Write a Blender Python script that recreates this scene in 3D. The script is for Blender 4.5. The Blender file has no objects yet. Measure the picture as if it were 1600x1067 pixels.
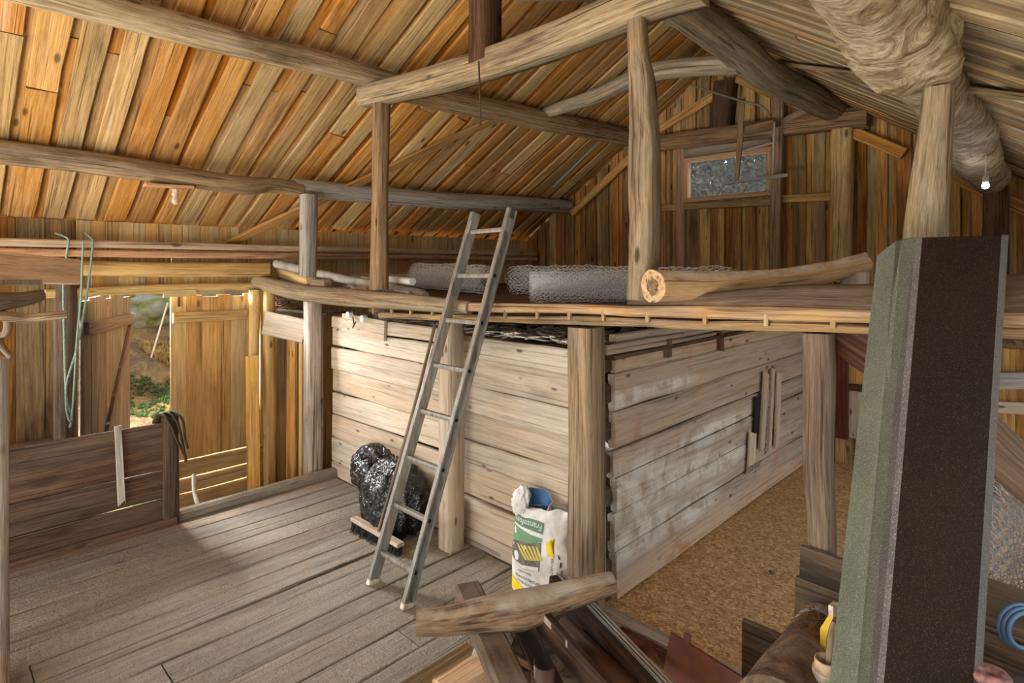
import bpy, math, random
from mathutils import Vector as V, Matrix, noise
R = random.Random(11)
SC = bpy.context.scene
COL = SC.collection

# ------------------------------------------------------------------ camera
FPX, HZ, TH, CH = 904.65, 415.0, math.radians(44.2085), 2.0
S_, C_ = math.sin(TH), math.cos(TH)
def ray(px, py):
    r = (px-800)/FPX
    return V((-S_+C_*r, C_+S_*r, (HZ-py)/FPX))
O_ = V((0, 0, CH))
def onX(px, py, x): v = ray(px, py); return O_+v*(x/v.x)
def onY(px, py, y): v = ray(px, py); return O_+v*(y/v.y)
def onZ(px, py, z=0.0): v = ray(px, py); return O_+v*((z-CH)/v.z)
def atD(px, py, d): return O_+ray(px, py)*d

cam = bpy.data.objects.new('camera', bpy.data.cameras.new('camera'))
COL.objects.link(cam)
cam.location = O_
cam.rotation_euler = (math.pi/2, 0, TH)
cam.data.sensor_width = 36
cam.data.lens = 36*FPX/1600
cam.data.shift_y = -(533.5-HZ)/1600
cam.data.clip_start = 0.02
SC.camera = cam
SC.view_settings.view_transform = 'Standard'
SC.view_settings.look = 'None'
SC.view_settings.gamma = 1
SC.view_settings.exposure = .82
SC.view_settings.use_curve_mapping = False

# ------------------------------------------------------------------ materials
def lin(c):
    return tuple(((x/255)/12.92 if x/255 <= .04045 else ((x/255+.055)/1.055)**2.4) for x in c)+(1,)
class NT:
    def __init__(s, name):
        s.m = bpy.data.materials.new(name); s.m.use_nodes = True
        s.t = s.m.node_tree; s.t.nodes.clear()
        s.out = s.t.nodes.new('ShaderNodeOutputMaterial')
    def n(s, typ, **kw):
        nd = s.t.nodes.new('ShaderNode'+typ)
        for k, v in kw.items():
            if k.startswith('_'): setattr(nd, k[1:], v)
            else:
                key = int(k[1:]) if k[0] == 'i' and k[1:].isdigit() else k
                s.set(nd.inputs[key], v)
        return nd
    def set(s, sock, v):
        if hasattr(v, 'is_output'): s.t.links.new(v, sock)
        elif hasattr(v, 'outputs'): s.t.links.new(v.outputs[0], sock)
        else: sock.default_value = v
    def math(s, op, a, b=0.0, c=None, clamp=False):
        nd = s.t.nodes.new('ShaderNodeMath'); nd.operation = op; nd.use_clamp = clamp
        s.set(nd.inputs[0], a); s.set(nd.inputs[1], b)
        if c is not None: s.set(nd.inputs[2], c)
        return nd.outputs[0]
    def mix(s, f, a, b, mode='MIX'):
        nd = s.t.nodes.new('ShaderNodeMix'); nd.data_type = 'RGBA'; nd.blend_type = mode
        s.set(nd.inputs[0], f); s.set(nd.inputs[6], a); s.set(nd.inputs[7], b)
        return nd.outputs[2]
    def smooth(s, x, a, b):
        nd = s.t.nodes.new('ShaderNodeMapRange'); nd.interpolation_type = 'SMOOTHSTEP'
        s.set(nd.inputs[0], x); nd.inputs[1].default_value = a; nd.inputs[2].default_value = b
        return nd.outputs[0]
    def rng(s, x, a, b, c, d):
        nd = s.t.nodes.new('ShaderNodeMapRange')
        s.set(nd.inputs[0], x)
        for i, q in enumerate((a, b, c, d)): nd.inputs[i+1].default_value = q
        return nd.outputs[0]
    def vmul(s, v, k):
        nd = s.t.nodes.new('ShaderNodeVectorMath'); nd.operation = 'MULTIPLY'
        s.set(nd.inputs[0], v); nd.inputs[1].default_value = k
        return nd.outputs[0]
    def noise(s, vec, scale=1.0, detail=4, rough=.55, dist=0.0, col=False):
        nd = s.n('TexNoise', Vector=vec, Scale=scale, Detail=detail, Roughness=rough, Distortion=dist)
        return nd.outputs[1 if col else 0]
    def ramp(s, f, stops):
        nd = s.t.nodes.new('ShaderNodeValToRGB'); s.set(nd.inputs[0], f)
        e = nd.color_ramp.elements
        while len(e) < len(stops): e.new(.5)
        for i, (p, c) in enumerate(stops): e[i].position = p; e[i].color = c
        return nd.outputs[0]
    def bump(s, h, strength=.4, dist=.005):
        nd = s.n('Bump', Strength=strength, Distance=dist, Height=h); return nd.outputs[0]
    def bsdf(s, col, rough=.8, metal=0.0, normal=None, **kw):
        b = s.t.nodes.new('ShaderNodeBsdfPrincipled')
        s.set(b.inputs['Base Color'], col); s.set(b.inputs['Roughness'], rough); s.set(b.inputs['Metallic'], metal)
        if normal is not None: s.set(b.inputs['Normal'], normal)
        for k, v in kw.items(): s.set(b.inputs[k.replace('_', ' ')], v)
        s.t.links.new(b.outputs[0], s.out.inputs[0]); return b

def wood(name, dark, mid, light, gray=None, gamt=.4, stain=.5, knots=.5, var=.35, rough=.85, bump=.5, dust=None, damt=.6, hue=.012, extra=None, fscale=1.0, con=1.0, streak=0.0, hfx=None, kd=1.0, crk=.65):
    t = NT(name)
    gc = t.n('Attribute', _attribute_name='gc').outputs['Vector']
    sd = t.n('Attribute', _attribute_name='sd').outputs['Fac']
    g = t.noise(t.vmul(gc, (1.1*fscale, 30*fscale, 30*fscale)), 1, 6, .68, .9)
    fi = t.noise(t.vmul(gc, (7, 210, 210)), 1, 3, .7)
    big = t.noise(t.vmul(gc, (.9, 3.2, 3.2)), 1, 4, .6, .4)
    big2 = t.noise(t.vmul(gc, (1.7, 6, 6)), 1, 5, .65, .8)
    f = t.math('ADD', t.math('MULTIPLY', g, .62), t.math('MULTIPLY', fi, .38))
    col = t.ramp(f, [(.5-.13/con, lin(dark)), (.5, lin(mid)), (.5+.12/con, lin(light))])
    if gray:
        sd3 = t.math('FRACT', t.math('MULTIPLY', sd, 17.3))
        gm = t.math('MULTIPLY', t.smooth(t.math('ADD', big2, t.math('MULTIPLY', sd3, .22)), .5, .72), gamt, clamp=True)
        gcol = t.ramp(f, [(.36, lin([c*.62 for c in gray])), (.62, lin(gray))])
        col = t.mix(gm, col, gcol)
    sm = t.math('MULTIPLY', t.smooth(big, .54, .74), stain, clamp=True)
    col = t.mix(sm, col, lin([c*.5 for c in dark]))
    # knots
    vn = t.n('TexVoronoi', Vector=t.vmul(gc, (3.3*kd, 8.5*kd, 8.5*kd)), Scale=1.0, Randomness=1.0)
    sep = t.n('SeparateColor', Color=vn.outputs['Color'])
    cell = t.smooth(sep.outputs[0], 1-.55*knots, 1-.5*knots)
    km = t.math('MULTIPLY', t.smooth(vn.outputs['Distance'], .2, .07), cell)
    col = t.mix(t.math('MULTIPLY', km, .8), col, lin([c*.38 for c in dark]))
    # fine cracks along the grain
    cr = t.noise(t.vmul(gc, (.9, 60, 60)), 1, 3, .5, .4)
    crm = t.smooth(cr, .4, .31)
    col = t.mix(t.math('MULTIPLY', crm, crk), col, lin([c*.35 for c in dark]))
    if streak:
        stn = t.noise(t.vmul(gc, (.8, 15, 15)), 1, 4, .6, .5)
        col = t.mix(t.math('MULTIPLY', t.smooth(stn, .58, .68), streak), col, lin([min(255, c*.55+110) for c in light]))
    if extra: col = extra(t, col, f, gc)
    if dust:
        geo = t.n('NewGeometry')
        nz = t.n('SeparateXYZ', Vector=geo.outputs['Normal']).outputs[2]
        dn = t.noise(t.vmul(t.n('NewGeometry').outputs['Position'], (7, 7, 7)), 1, 5, .65)
        dm = t.math('MULTIPLY', t.math('MULTIPLY', t.smooth(nz, .35, .9), t.smooth(dn, .3, .6)), damt)
        col = t.mix(dm, col, lin(dust))
    sd2 = t.math('FRACT', t.math('MULTIPLY', sd, 7.31))
    hs = t.n('HueSaturation', Hue=t.rng(sd2, 0, 1, .5-hue, .5+hue), Saturation=t.rng(sd2, 0, 1, 1.12, .85), Value=t.rng(sd, 0, 1, 1-var, 1+var*.75), Color=col)
    if hfx: bump_x = hfx(t)
    h = t.math('SUBTRACT', t.math('ADD', t.math('MULTIPLY', g, .8), t.math('MULTIPLY', fi, .45)), t.math('MULTIPLY', crm, .7))
    if hfx: h = t.math('ADD', t.math('MULTIPLY', h, .5), bump_x)
    t.bsdf(hs.outputs[0], rough, 0, t.bump(h, bump, .006 if not hfx else .026), Specular_IOR_Level=.25)
    return t.m

def plain(name, c, rough=.6, metal=0.0, var=.12, scale=20, bump=0.0, c2=None, **kw):
    t = NT(name)
    p = t.n('TexCoord').outputs['Object']
    nz = t.noise(p, scale, 5, .6)
    b = lin(c); d = lin(c2) if c2 else tuple(x*(1-var*2) for x in b[:3])+(1,)
    col = t.ramp(nz, [(.35, d), (.62, b)])
    t.bsdf(col, rough, metal, t.bump(nz, bump, .01) if bump else None, **kw)
    return t.m

M = {}
M['roof'] = wood('roof_board_wood', (124, 80, 36), (190, 140, 72), (216, 172, 106), gray=(206, 170, 128), gamt=.25, stain=.55, knots=.7, var=.32, con=.75, streak=.3, hue=.014)
M['roofunder'] = wood('roof_under_board_wood', (108, 68, 28), (178, 124, 58), (206, 158, 86), gray=(190, 150, 104), gamt=.2, stain=.6, knots=.6, var=.3, con=.75, streak=.2, hue=.014)
M['roofright'] = wood('roof_right_board_wood', (104, 78, 46), (172, 138, 92), (206, 174, 126), gray=(186, 170, 146), gamt=.4, stain=.55, knots=.4, var=.3, con=.9, streak=.3)
M['beam'] = wood('weathered_beam_wood', (92, 70, 46), (156, 128, 92), (190, 164, 126), gray=(168, 152, 130), gamt=.6, stain=.6, knots=.35, var=.1, bump=1.0, dust=(170, 150, 122), damt=.5)
M['fresh2'] = wood('pale_sawn_wood', (210, 170, 130), (240, 208, 172), (248, 222, 190), gray=(214, 190, 166), gamt=.3, stain=.2, knots=.4, var=.06)
M['graybeam'] = wood('grey_beam_wood', (118, 104, 88), (172, 158, 140), (204, 192, 174), gray=(190, 180, 168), gamt=.6, stain=.4, knots=.4, var=.12, bump=.9, con=.9)
M['yellow'] = wood('yellow_lintel_wood', (150, 108, 48), (206, 166, 96), (226, 192, 130), gray=(196, 170, 124), gamt=.4, stain=.35, knots=.3, var=.15, con=.8)
M['gable'] = wood('gable_board_wood', (108, 68, 32), (194, 144, 78), (226, 184, 114), gray=(150, 124, 92), gamt=.45, stain=.65, knots=.6, var=.4, hue=.016, con=.8, streak=.15)
M['door'] = wood('golden_door_wood', (160, 120, 64), (206, 168, 106), (224, 194, 140), gray=(190, 162, 120), gamt=.4, stain=.4, knots=.35, var=.14, con=.6)
M['dark'] = wood('dark_brown_wood', (52, 34, 22), (88, 62, 42), (120, 92, 66), gray=(120, 102, 84), gamt=.35, stain=.5, knots=.3, var=.2, dust=(120, 104, 84), damt=.5)
M['partition'] = wood('partition_wood', (50, 36, 26), (88, 67, 48), (122, 98, 74), gray=(118, 102, 86), gamt=.45, stain=.85, knots=.2, var=.2, dust=(125, 108, 90), con=.8)
M['post'] = wood('post_wood', (84, 64, 42), (146, 118, 84), (178, 152, 114), gray=(160, 144, 122), gamt=.6, stain=.6, knots=.35, var=.1, bump=.9)
M['fresh'] = wood('sawn_timber_wood', (160, 116, 76), (202, 160, 118), (222, 186, 146), gray=(200, 176, 150), gamt=.4, stain=.25, knots=.45, var=.1)
M['redbrown'] = wood('red_brown_painted_wood', (58, 26, 18), (88, 40, 28), (110, 58, 42), gray=(130, 90, 80), gamt=.25, stain=.5, knots=.1, var=.1)
M['grayrail'] = wood('grey_rail_wood', (130, 124, 118), (168, 162, 156), (190, 186, 180), stain=.2, knots=.2, var=.1)

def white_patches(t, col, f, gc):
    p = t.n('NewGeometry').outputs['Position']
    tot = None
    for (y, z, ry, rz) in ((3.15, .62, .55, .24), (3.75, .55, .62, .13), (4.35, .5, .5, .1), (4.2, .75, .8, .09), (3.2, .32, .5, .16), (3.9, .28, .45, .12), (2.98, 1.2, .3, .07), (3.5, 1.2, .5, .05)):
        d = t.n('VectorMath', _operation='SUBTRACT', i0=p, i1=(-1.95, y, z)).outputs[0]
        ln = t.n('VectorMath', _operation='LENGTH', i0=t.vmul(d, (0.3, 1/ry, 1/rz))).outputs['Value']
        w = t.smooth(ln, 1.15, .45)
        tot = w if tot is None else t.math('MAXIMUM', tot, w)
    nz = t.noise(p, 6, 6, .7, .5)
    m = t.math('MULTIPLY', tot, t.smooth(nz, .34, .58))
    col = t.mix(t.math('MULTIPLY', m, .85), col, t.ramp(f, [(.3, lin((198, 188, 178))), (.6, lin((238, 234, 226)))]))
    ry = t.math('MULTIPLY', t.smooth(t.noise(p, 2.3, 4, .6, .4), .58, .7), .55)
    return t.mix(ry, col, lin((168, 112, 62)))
M['crib'] = wood('pale_stall_wood', (146, 120, 92), (192, 172, 146), (214, 198, 174), gray=(204, 192, 176), gamt=.5, stain=.3, knots=1.0, var=.1, hue=.006, bump=.6, con=.42, kd=1.45, crk=.4)
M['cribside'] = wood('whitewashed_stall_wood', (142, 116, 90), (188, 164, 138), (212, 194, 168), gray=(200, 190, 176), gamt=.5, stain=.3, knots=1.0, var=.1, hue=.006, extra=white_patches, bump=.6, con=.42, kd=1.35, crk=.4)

def floor_clods(t):
    p = t.n('NewGeometry').outputs['Position']
    return t.math('ADD', t.math('MULTIPLY', t.noise(p, 24, 5, .7, .4), .9), t.math('MULTIPLY', t.noise(p, 75, 3, .6), .5))
def floor_dirt(t, col, f, gc):
    p = t.n('NewGeometry').outputs['Position']
    d1 = t.noise(p, 1.6, 6, .65, .3)
    d2 = t.noise(p, 26, 6, .75, .2)
    col = t.mix(t.math('MULTIPLY', t.smooth(d1, .38, .62), .65), col, t.ramp(d2, [(.3, lin((122, 106, 88))), (.65, lin((170, 155, 136)))]))
    sp = t.noise(p, 60, 3, .6)
    col = t.mix(t.math('MULTIPLY', t.smooth(sp, .64, .72), .7), col, lin((70, 52, 36)))
    sp2 = t.noise(t.vmul(p, (70, 40, 40)), 1, 2, .5)
    return t.mix(t.math('MULTIPLY', t.smooth(sp2, .68, .74), .6), col, lin((198, 180, 146)))
M['floor'] = wood('dusty_floor_wood', (106, 92, 76), (156, 142, 124), (180, 168, 150), gray=(170, 162, 150), gamt=.6, stain=.3, knots=.1, var=.12, extra=floor_dirt, bump=1.0, rough=.9, con=.65, hfx=floor_clods)

def birch_mat():
    t = NT('birch_bark')
    gc = t.n('Attribute', _attribute_name='gc').outputs['Vector']
    a = t.noise(t.vmul(gc, (9, 4.5, 4.5)), 1, 6, .72, 2.4)
    b = t.noise(t.vmul(gc, (2, 4, 4)), 1, 4, .6, .5)
    c = t.noise(t.vmul(gc, (30, 8, 8)), 1, 4, .7, 1.2)
    col = t.ramp(a, [(.3, lin((84, 64, 42))), (.44, lin((146, 122, 90))), (.56, lin((190, 170, 136))), (.72, lin((216, 204, 180)))])
    col = t.mix(t.math('MULTIPLY', t.smooth(b, .55, .7), .75), col, lin((120, 88, 54)))
    col = t.mix(t.math('MULTIPLY', t.smooth(c, .62, .72), .6), col, lin((74, 54, 38)))
    h = t.math('ADD', a, t.math('MULTIPLY', c, .5))
    t.bsdf(col, .75, 0, t.bump(h, 1.0, .02), Specular_IOR_Level=.3)
    return t.m
M['birch'] = birch_mat()

def osb_mat():
    t = NT('strand_board')
    p = t.n('NewGeometry').outputs['Position']
    warp = t.noise(p, 9, 2, .5, 0, True)
    pw = t.n('VectorMath', _operation='MULTIPLY_ADD', i0=warp, i1=(.018, .018, .0), i2=p).outputs[0]
    col = t.ramp(t.noise(p, 5, 5, .6), [(.3, lin((176, 138, 92))), (.7, lin((208, 172, 122)))])
    hs = None
    for i, ang in enumerate((.3, 1.25, 2.2, 2.75, 0.85)):
        mp = t.n('Mapping', Vector=pw, Rotation=(0, 0, ang+.4*i))
        vn = t.n('TexVoronoi', Vector=t.vmul(mp.outputs[0], (19+3*i, 82+9*i, 1)), Scale=1.0, _voronoi_dimensions='2D')
        s = t.n('SeparateColor', Color=vn.outputs['Color'])
        m = t.math('MULTIPLY', t.smooth(s.outputs[0], .6, .66), t.smooth(vn.outputs['Distance'], .62, .4))
        c = t.ramp(s.outputs[1], [(0, lin((138, 98, 58))), (.5, lin((194, 150, 98))), (1, lin((240, 206, 154)))])
        col = t.mix(t.math('MULTIPLY', m, .92), col, c)
        hs = m if hs is None else t.math('ADD', hs, m)
    col = t.mix(t.math('MULTIPLY', t.smooth(t.noise(p, 1.3, 5, .6), .5, .8), .4), col, lin((140, 114, 80)))
    t.bsdf(col, .7, 0, t.bump(hs, .25, .003))
    return t.m
M['osb'] = osb_mat()

def alu_mat():
    t = NT('worn_aluminium')
    p = t.n('TexCoord').outputs['Object']
    a = t.noise(t.vmul(p, (40, 40, 3)), 1, 4, .6)
    col = t.ramp(a, [(.3, lin((132, 128, 120))), (.65, lin((182, 178, 170)))])
    t.bsdf(col, t.rng(a, .3, .7, .5, .36), .75, t.bump(a, .1, .002))
    return t.m
M['alu'] = alu_mat()
M['wallold'] = wood('old_wall_wood', (58, 42, 22), (120, 86, 44), (152, 114, 66), gray=(110, 88, 60), gamt=.4, stain=.8, knots=.4, var=.2, con=.8)
M['leafold'] = wood('grey_brown_door_wood', (46, 37, 30), (80, 66, 54), (106, 92, 78), gray=(112, 102, 92), gamt=.4, stain=.6, knots=.2, var=.15, con=.8)
M['darkwood'] = wood('near_black_brown_wood', (30, 19, 12), (54, 35, 22), (84, 58, 38), gray=(96, 76, 58), gamt=.3, stain=.5, knots=.1, var=.1)
M['wire2'] = plain('dull_netting_wire', (166, 170, 174), .45, .5, .1)
M['wire'] = plain('galvanised_wire', (232, 233, 234), .5, 0, .06)
M['darkmetal'] = plain('rusty_iron', (92, 70, 54), .7, .4, .25, 30, .2)
M['black'] = plain('hole_shade_black', (14, 12, 10), .9)  # near-black colour standing in for the shade inside holes
def bag_mat():
    t = NT('black_bin_liner')
    p = t.n('TexCoord').outputs['Object']
    a = t.noise(t.vmul(p, (11, 11, 6)), 1, 3, .5, 1.2)
    b = t.noise(p, 26, 2, .5, 1.0)
    ab = t.math('ABSOLUTE', t.math('SUBTRACT', a, .5)); bb = t.math('ABSOLUTE', t.math('SUBTRACT', b, .5))
    h = t.math('SUBTRACT', 1.0, t.math('ADD', t.math('MULTIPLY', ab, 1.6), t.math('MULTIPLY', bb, .5)))
    t.bsdf(lin((20, 20, 21)), .24, 0, t.bump(h, .8, .04), Specular_IOR_Level=.8)
    return t.m
M['blackbag'] = bag_mat()
M['bristle'] = plain('black_bristle', (22, 20, 19), .7)
M['pvc'] = plain('grey_plastic_pipe', (182, 176, 168), .4, 0, .06, 8, c2=(150, 142, 130))
M['rope'] = plain('pale_green_rope', (142, 168, 152), .9, 0, .15, 90, .5, c2=(110, 128, 112))
M['strap'] = plain('brown_strap', (74, 58, 44), .75, 0, .2, 25, .3)
M['bluehose'] = plain('blue_hose', (84, 118, 150), .45, 0, .1, 14)
M['pink'] = plain('pink_plastic', (176, 118, 116), .7, 0, .25, 40, .3, c2=(90, 70, 58))
M['ribbed'] = plain('dusty_black_plastic', (70, 60, 50), .8, 0, .2, 20)
M['teal'] = plain('teal_plastic', (44, 110, 92), .6, 0, .1, 40)
M['yellowcarton'] = plain('yellow_carton', (222, 182, 30), .6, 0, .08, 20)
M['blackprint'] = plain('black_print', (24, 22, 22), .7)
M['whiteplastic'] = plain('dirty_white_plastic', (222, 214, 198), .5, 0, .1, 25, c2=(170, 148, 112))
M['cream'] = plain('stained_cream_glass', (214, 190, 150), .4, 0, .1, 12, c2=(150, 112, 66))
M['bagwhite'] = plain('white_paper_plastic', (226, 223, 216), .55, 0, .05, 9, .25, c2=(196, 190, 180))
M['bagblue'] = plain('blue_bag_lining', (44, 92, 138), .5, 0, .1, 18, .3)
M['baggreen'] = plain('green_print', (104, 146, 106), .6, 0, .08, 20)
M['baggreen2'] = plain('dark_green_print', (92, 124, 92), .6, 0, .08, 20)
M['bagyellow'] = plain('yellow_print', (238, 206, 26), .6, 0, .05, 20)
M['bagstripe'] = plain('pale_yellow_print', (206, 190, 92), .6, 0, .1, 20)
M['baggrey'] = plain('grey_print', (118, 110, 100), .6, 0, .3, 30)
M['bagtext'] = plain('dark_print', (46, 44, 42), .7)
M['chrome'] = plain('steel_highlight', (210, 205, 195), .3, .8, .05)
M['brownsteel'] = plain('brown_coated_steel', (70, 38, 24), .38, 0, .15, 9, c2=(46, 26, 18))
M['rustplate'] = plain('rust_brown_sheet', (112, 58, 26), .6, 0, .15, 7, c2=(80, 42, 20))
M['stone'] = plain('speckled_grey_stone', (176, 170, 160), .9, 0, .3, 90, .4, c2=(110, 104, 96))
M['bluestrip'] = plain('pale_blue_strip', (160, 196, 202), .5, 0, .05)
def speckle(name, base, sp, k=.66, rough=.75):
    t = NT(name)
    p = t.n('TexCoord').outputs['Object']
    a = t.noise(p, 260, 2, .6); b = t.noise(p, 7, 4, .6); c = t.noise(p, 420, 1, .5)
    col = t.ramp(b, [(.3, lin([x*.84 for x in base])), (.7, lin(base))])
    col = t.mix(t.smooth(a, k-.12, k+.1), col, lin(sp))
    col = t.mix(t.math('MULTIPLY', t.smooth(c, .68, .72), .6), col, lin([min(255, x*1.5+30) for x in sp]))
    t.bsdf(col, rough, 0, t.bump(a, .25, .002), Specular_IOR_Level=.12)
    return t.m
M['pangreen'] = speckle('grey_green_coating', (100, 104, 90), (122, 124, 106), .6)
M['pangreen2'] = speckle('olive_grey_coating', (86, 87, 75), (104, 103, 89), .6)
M['panedge'] = speckle('grey_plastic_edge', (98, 90, 86), (120, 112, 106), .6)
M['pandark'] = speckle('dusty_dark_brown_face', (36, 24, 15), (62, 46, 32), .66)
M['panedge2'] = speckle('worn_grey_edge', (96, 89, 83), (112, 105, 98), .6)
def dusty_pipe():
    t = NT('dusty_pipe_plastic')
    p = t.n('TexCoord').outputs['Object']
    a = t.noise(p, 9, 6, .7, .8); b = t.noise(p, 70, 4, .7)
    col = t.ramp(a, [(.32, lin((62, 46, 32))), (.5, lin((108, 86, 64))), (.68, lin((146, 122, 94)))])
    col = t.mix(t.smooth(b, .6, .72), col, lin((180, 156, 118)))
    t.bsdf(col, .9, 0, t.bump(t.math('ADD', a, b), .8, .012))
    return t.m
M['dustpipe'] = dusty_pipe()
M['clearplastic'] = plain('milky_clear_plastic', (190, 194, 196), .2, 0, .05, 8, Transmission_Weight=.5)
M['bottleplastic'] = plain('clear_bottle_plastic', (205, 215, 205), .15, 0, .05, 8, Transmission_Weight=.7)
M['labelgreen'] = plain('green_label', (120, 168, 60), .5)
M['debris'] = plain('pale_bark_flakes', (236, 226, 210), .8, 0, .3, 14, c2=(190, 168, 138))
M['hay'] = plain('brown_hay', (126, 92, 52), .9, 0, .3, 30, c2=(84, 56, 30))
M['soil'] = plain('bare_earth', (120, 88, 48), .95, 0, .3, 12, .6, c2=(70, 48, 28))
M['rod'] = plain('bent_steel_rod', (150, 140, 124), .5, .5)
def bulb_off():
    t = NT('bulb_glass')
    t.bsdf(lin((232, 222, 200)), .12, 0, None, Transmission_Weight=.55); return t.m
M['bulb'] = bulb_off()
def emit(name, c, s):
    t = NT(name); e = t.n('Emission', Color=lin(c), Strength=s); t.t.links.new(e.outputs[0], t.out.inputs[0]); return t.m
M['lamp'] = emit('lit_lamp', (235, 240, 255), 90)
def glass_mat():
    t = NT('dirty_window_glass')
    p = t.n('TexCoord').outputs['Object']
    a = t.noise(p, 55, 5, .75); b = t.noise(p, 4, 4, .6)
    tr = t.n('BsdfTransparent'); df = t.n('BsdfTranslucent', Color=lin((228, 232, 238)))
    gl = t.n('BsdfGlossy', Roughness=.1)
    f = t.math('ADD', .02, t.math('MULTIPLY', t.math('MULTIPLY', t.smooth(a, .45, .7), t.rng(b, .3, .7, .3, 1)), .12))
    m1 = t.n('MixShader', i0=f, i1=tr.outputs[0], i2=df.outputs[0])
    m2 = t.n('MixShader', i0=.04, i1=m1.outputs[0], i2=gl.outputs[0])
    t.t.links.new(m2.outputs[0], t.out.inputs[0]); return t.m
M['glass'] = glass_mat()
def hill_mat():
    t = NT('rough_hillside')
    p = t.n('NewGeometry').outputs['Position']
    a = t.noise(p, 1.1, 6, .7, .6); b = t.noise(p, 9, 5, .7); c = t.noise(p, .7, 4, .6)
    col = t.ramp(a, [(.32, lin((58, 40, 28))), (.46, lin((100, 76, 48))), (.56, lin((140, 114, 66))), (.68, lin((78, 94, 38)))])
    col = t.mix(t.math('MULTIPLY', t.smooth(b, .5, .75), .6), col, lin((70, 50, 34)))
    t.bsdf(col, .95, 0, t.bump(t.math('ADD', a, b), 1.0, .12))
    return t.m
M['hill'] = hill_mat()
M['tuft'] = plain('dry_grass', (180, 150, 90), .9, 0, .25, 9, c2=(110, 94, 48))
M['grass'] = plain('green_grass', (62, 88, 28), .8, 0, .2, 9)
M['rock'] = plain('mossy_rock', (118, 120, 114), .9, 0, .2, 5.2, .8, c2=(84, 90, 22))
M['leaf'] = plain('dull_green_leaves', (54, 68, 34), .8, 0, .3, 4, c2=(22, 30, 15))
M['leaf2'] = plain('olive_leaves', (74, 76, 42), .8, 0, .3, 4, c2=(36, 40, 22))
M['trunk'] = plain('grey_trunk', (120, 112, 100), .9, 0, .2, 6)
M['birchpole'] = plain('white_pole', (200, 196, 186), .8, 0, .1, 12)

M['rim'] = wood('loft_edge_wood', (106, 80, 50), (172, 140, 96), (204, 174, 128), gray=(176, 160, 136), gamt=.5, stain=.5, knots=.4, var=.1, bump=.8, con=.9)
M['prop'] = wood('brown_prop_wood', (70, 52, 38), (122, 96, 72), (152, 126, 98), gray=(140, 120, 102), gamt=.5, stain=.55, knots=.4, var=.08, bump=.9)
M['oldbeam'] = wood('handled_beam_wood', (72, 50, 34), (128, 96, 68), (158, 126, 94), gray=(150, 128, 106), gamt=.5, stain=.5, knots=.3, var=.06, bump=1.0, dust=(172, 158, 138), damt=.9)
M['palelog'] = wood('peeled_pale_log', (146, 108, 68), (200, 164, 118), (222, 192, 150), gray=(214, 194, 164), gamt=.5, stain=.35, knots=.25, var=.04, bump=.9, dust=(232, 224, 208), damt=.9, con=.7)

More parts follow.
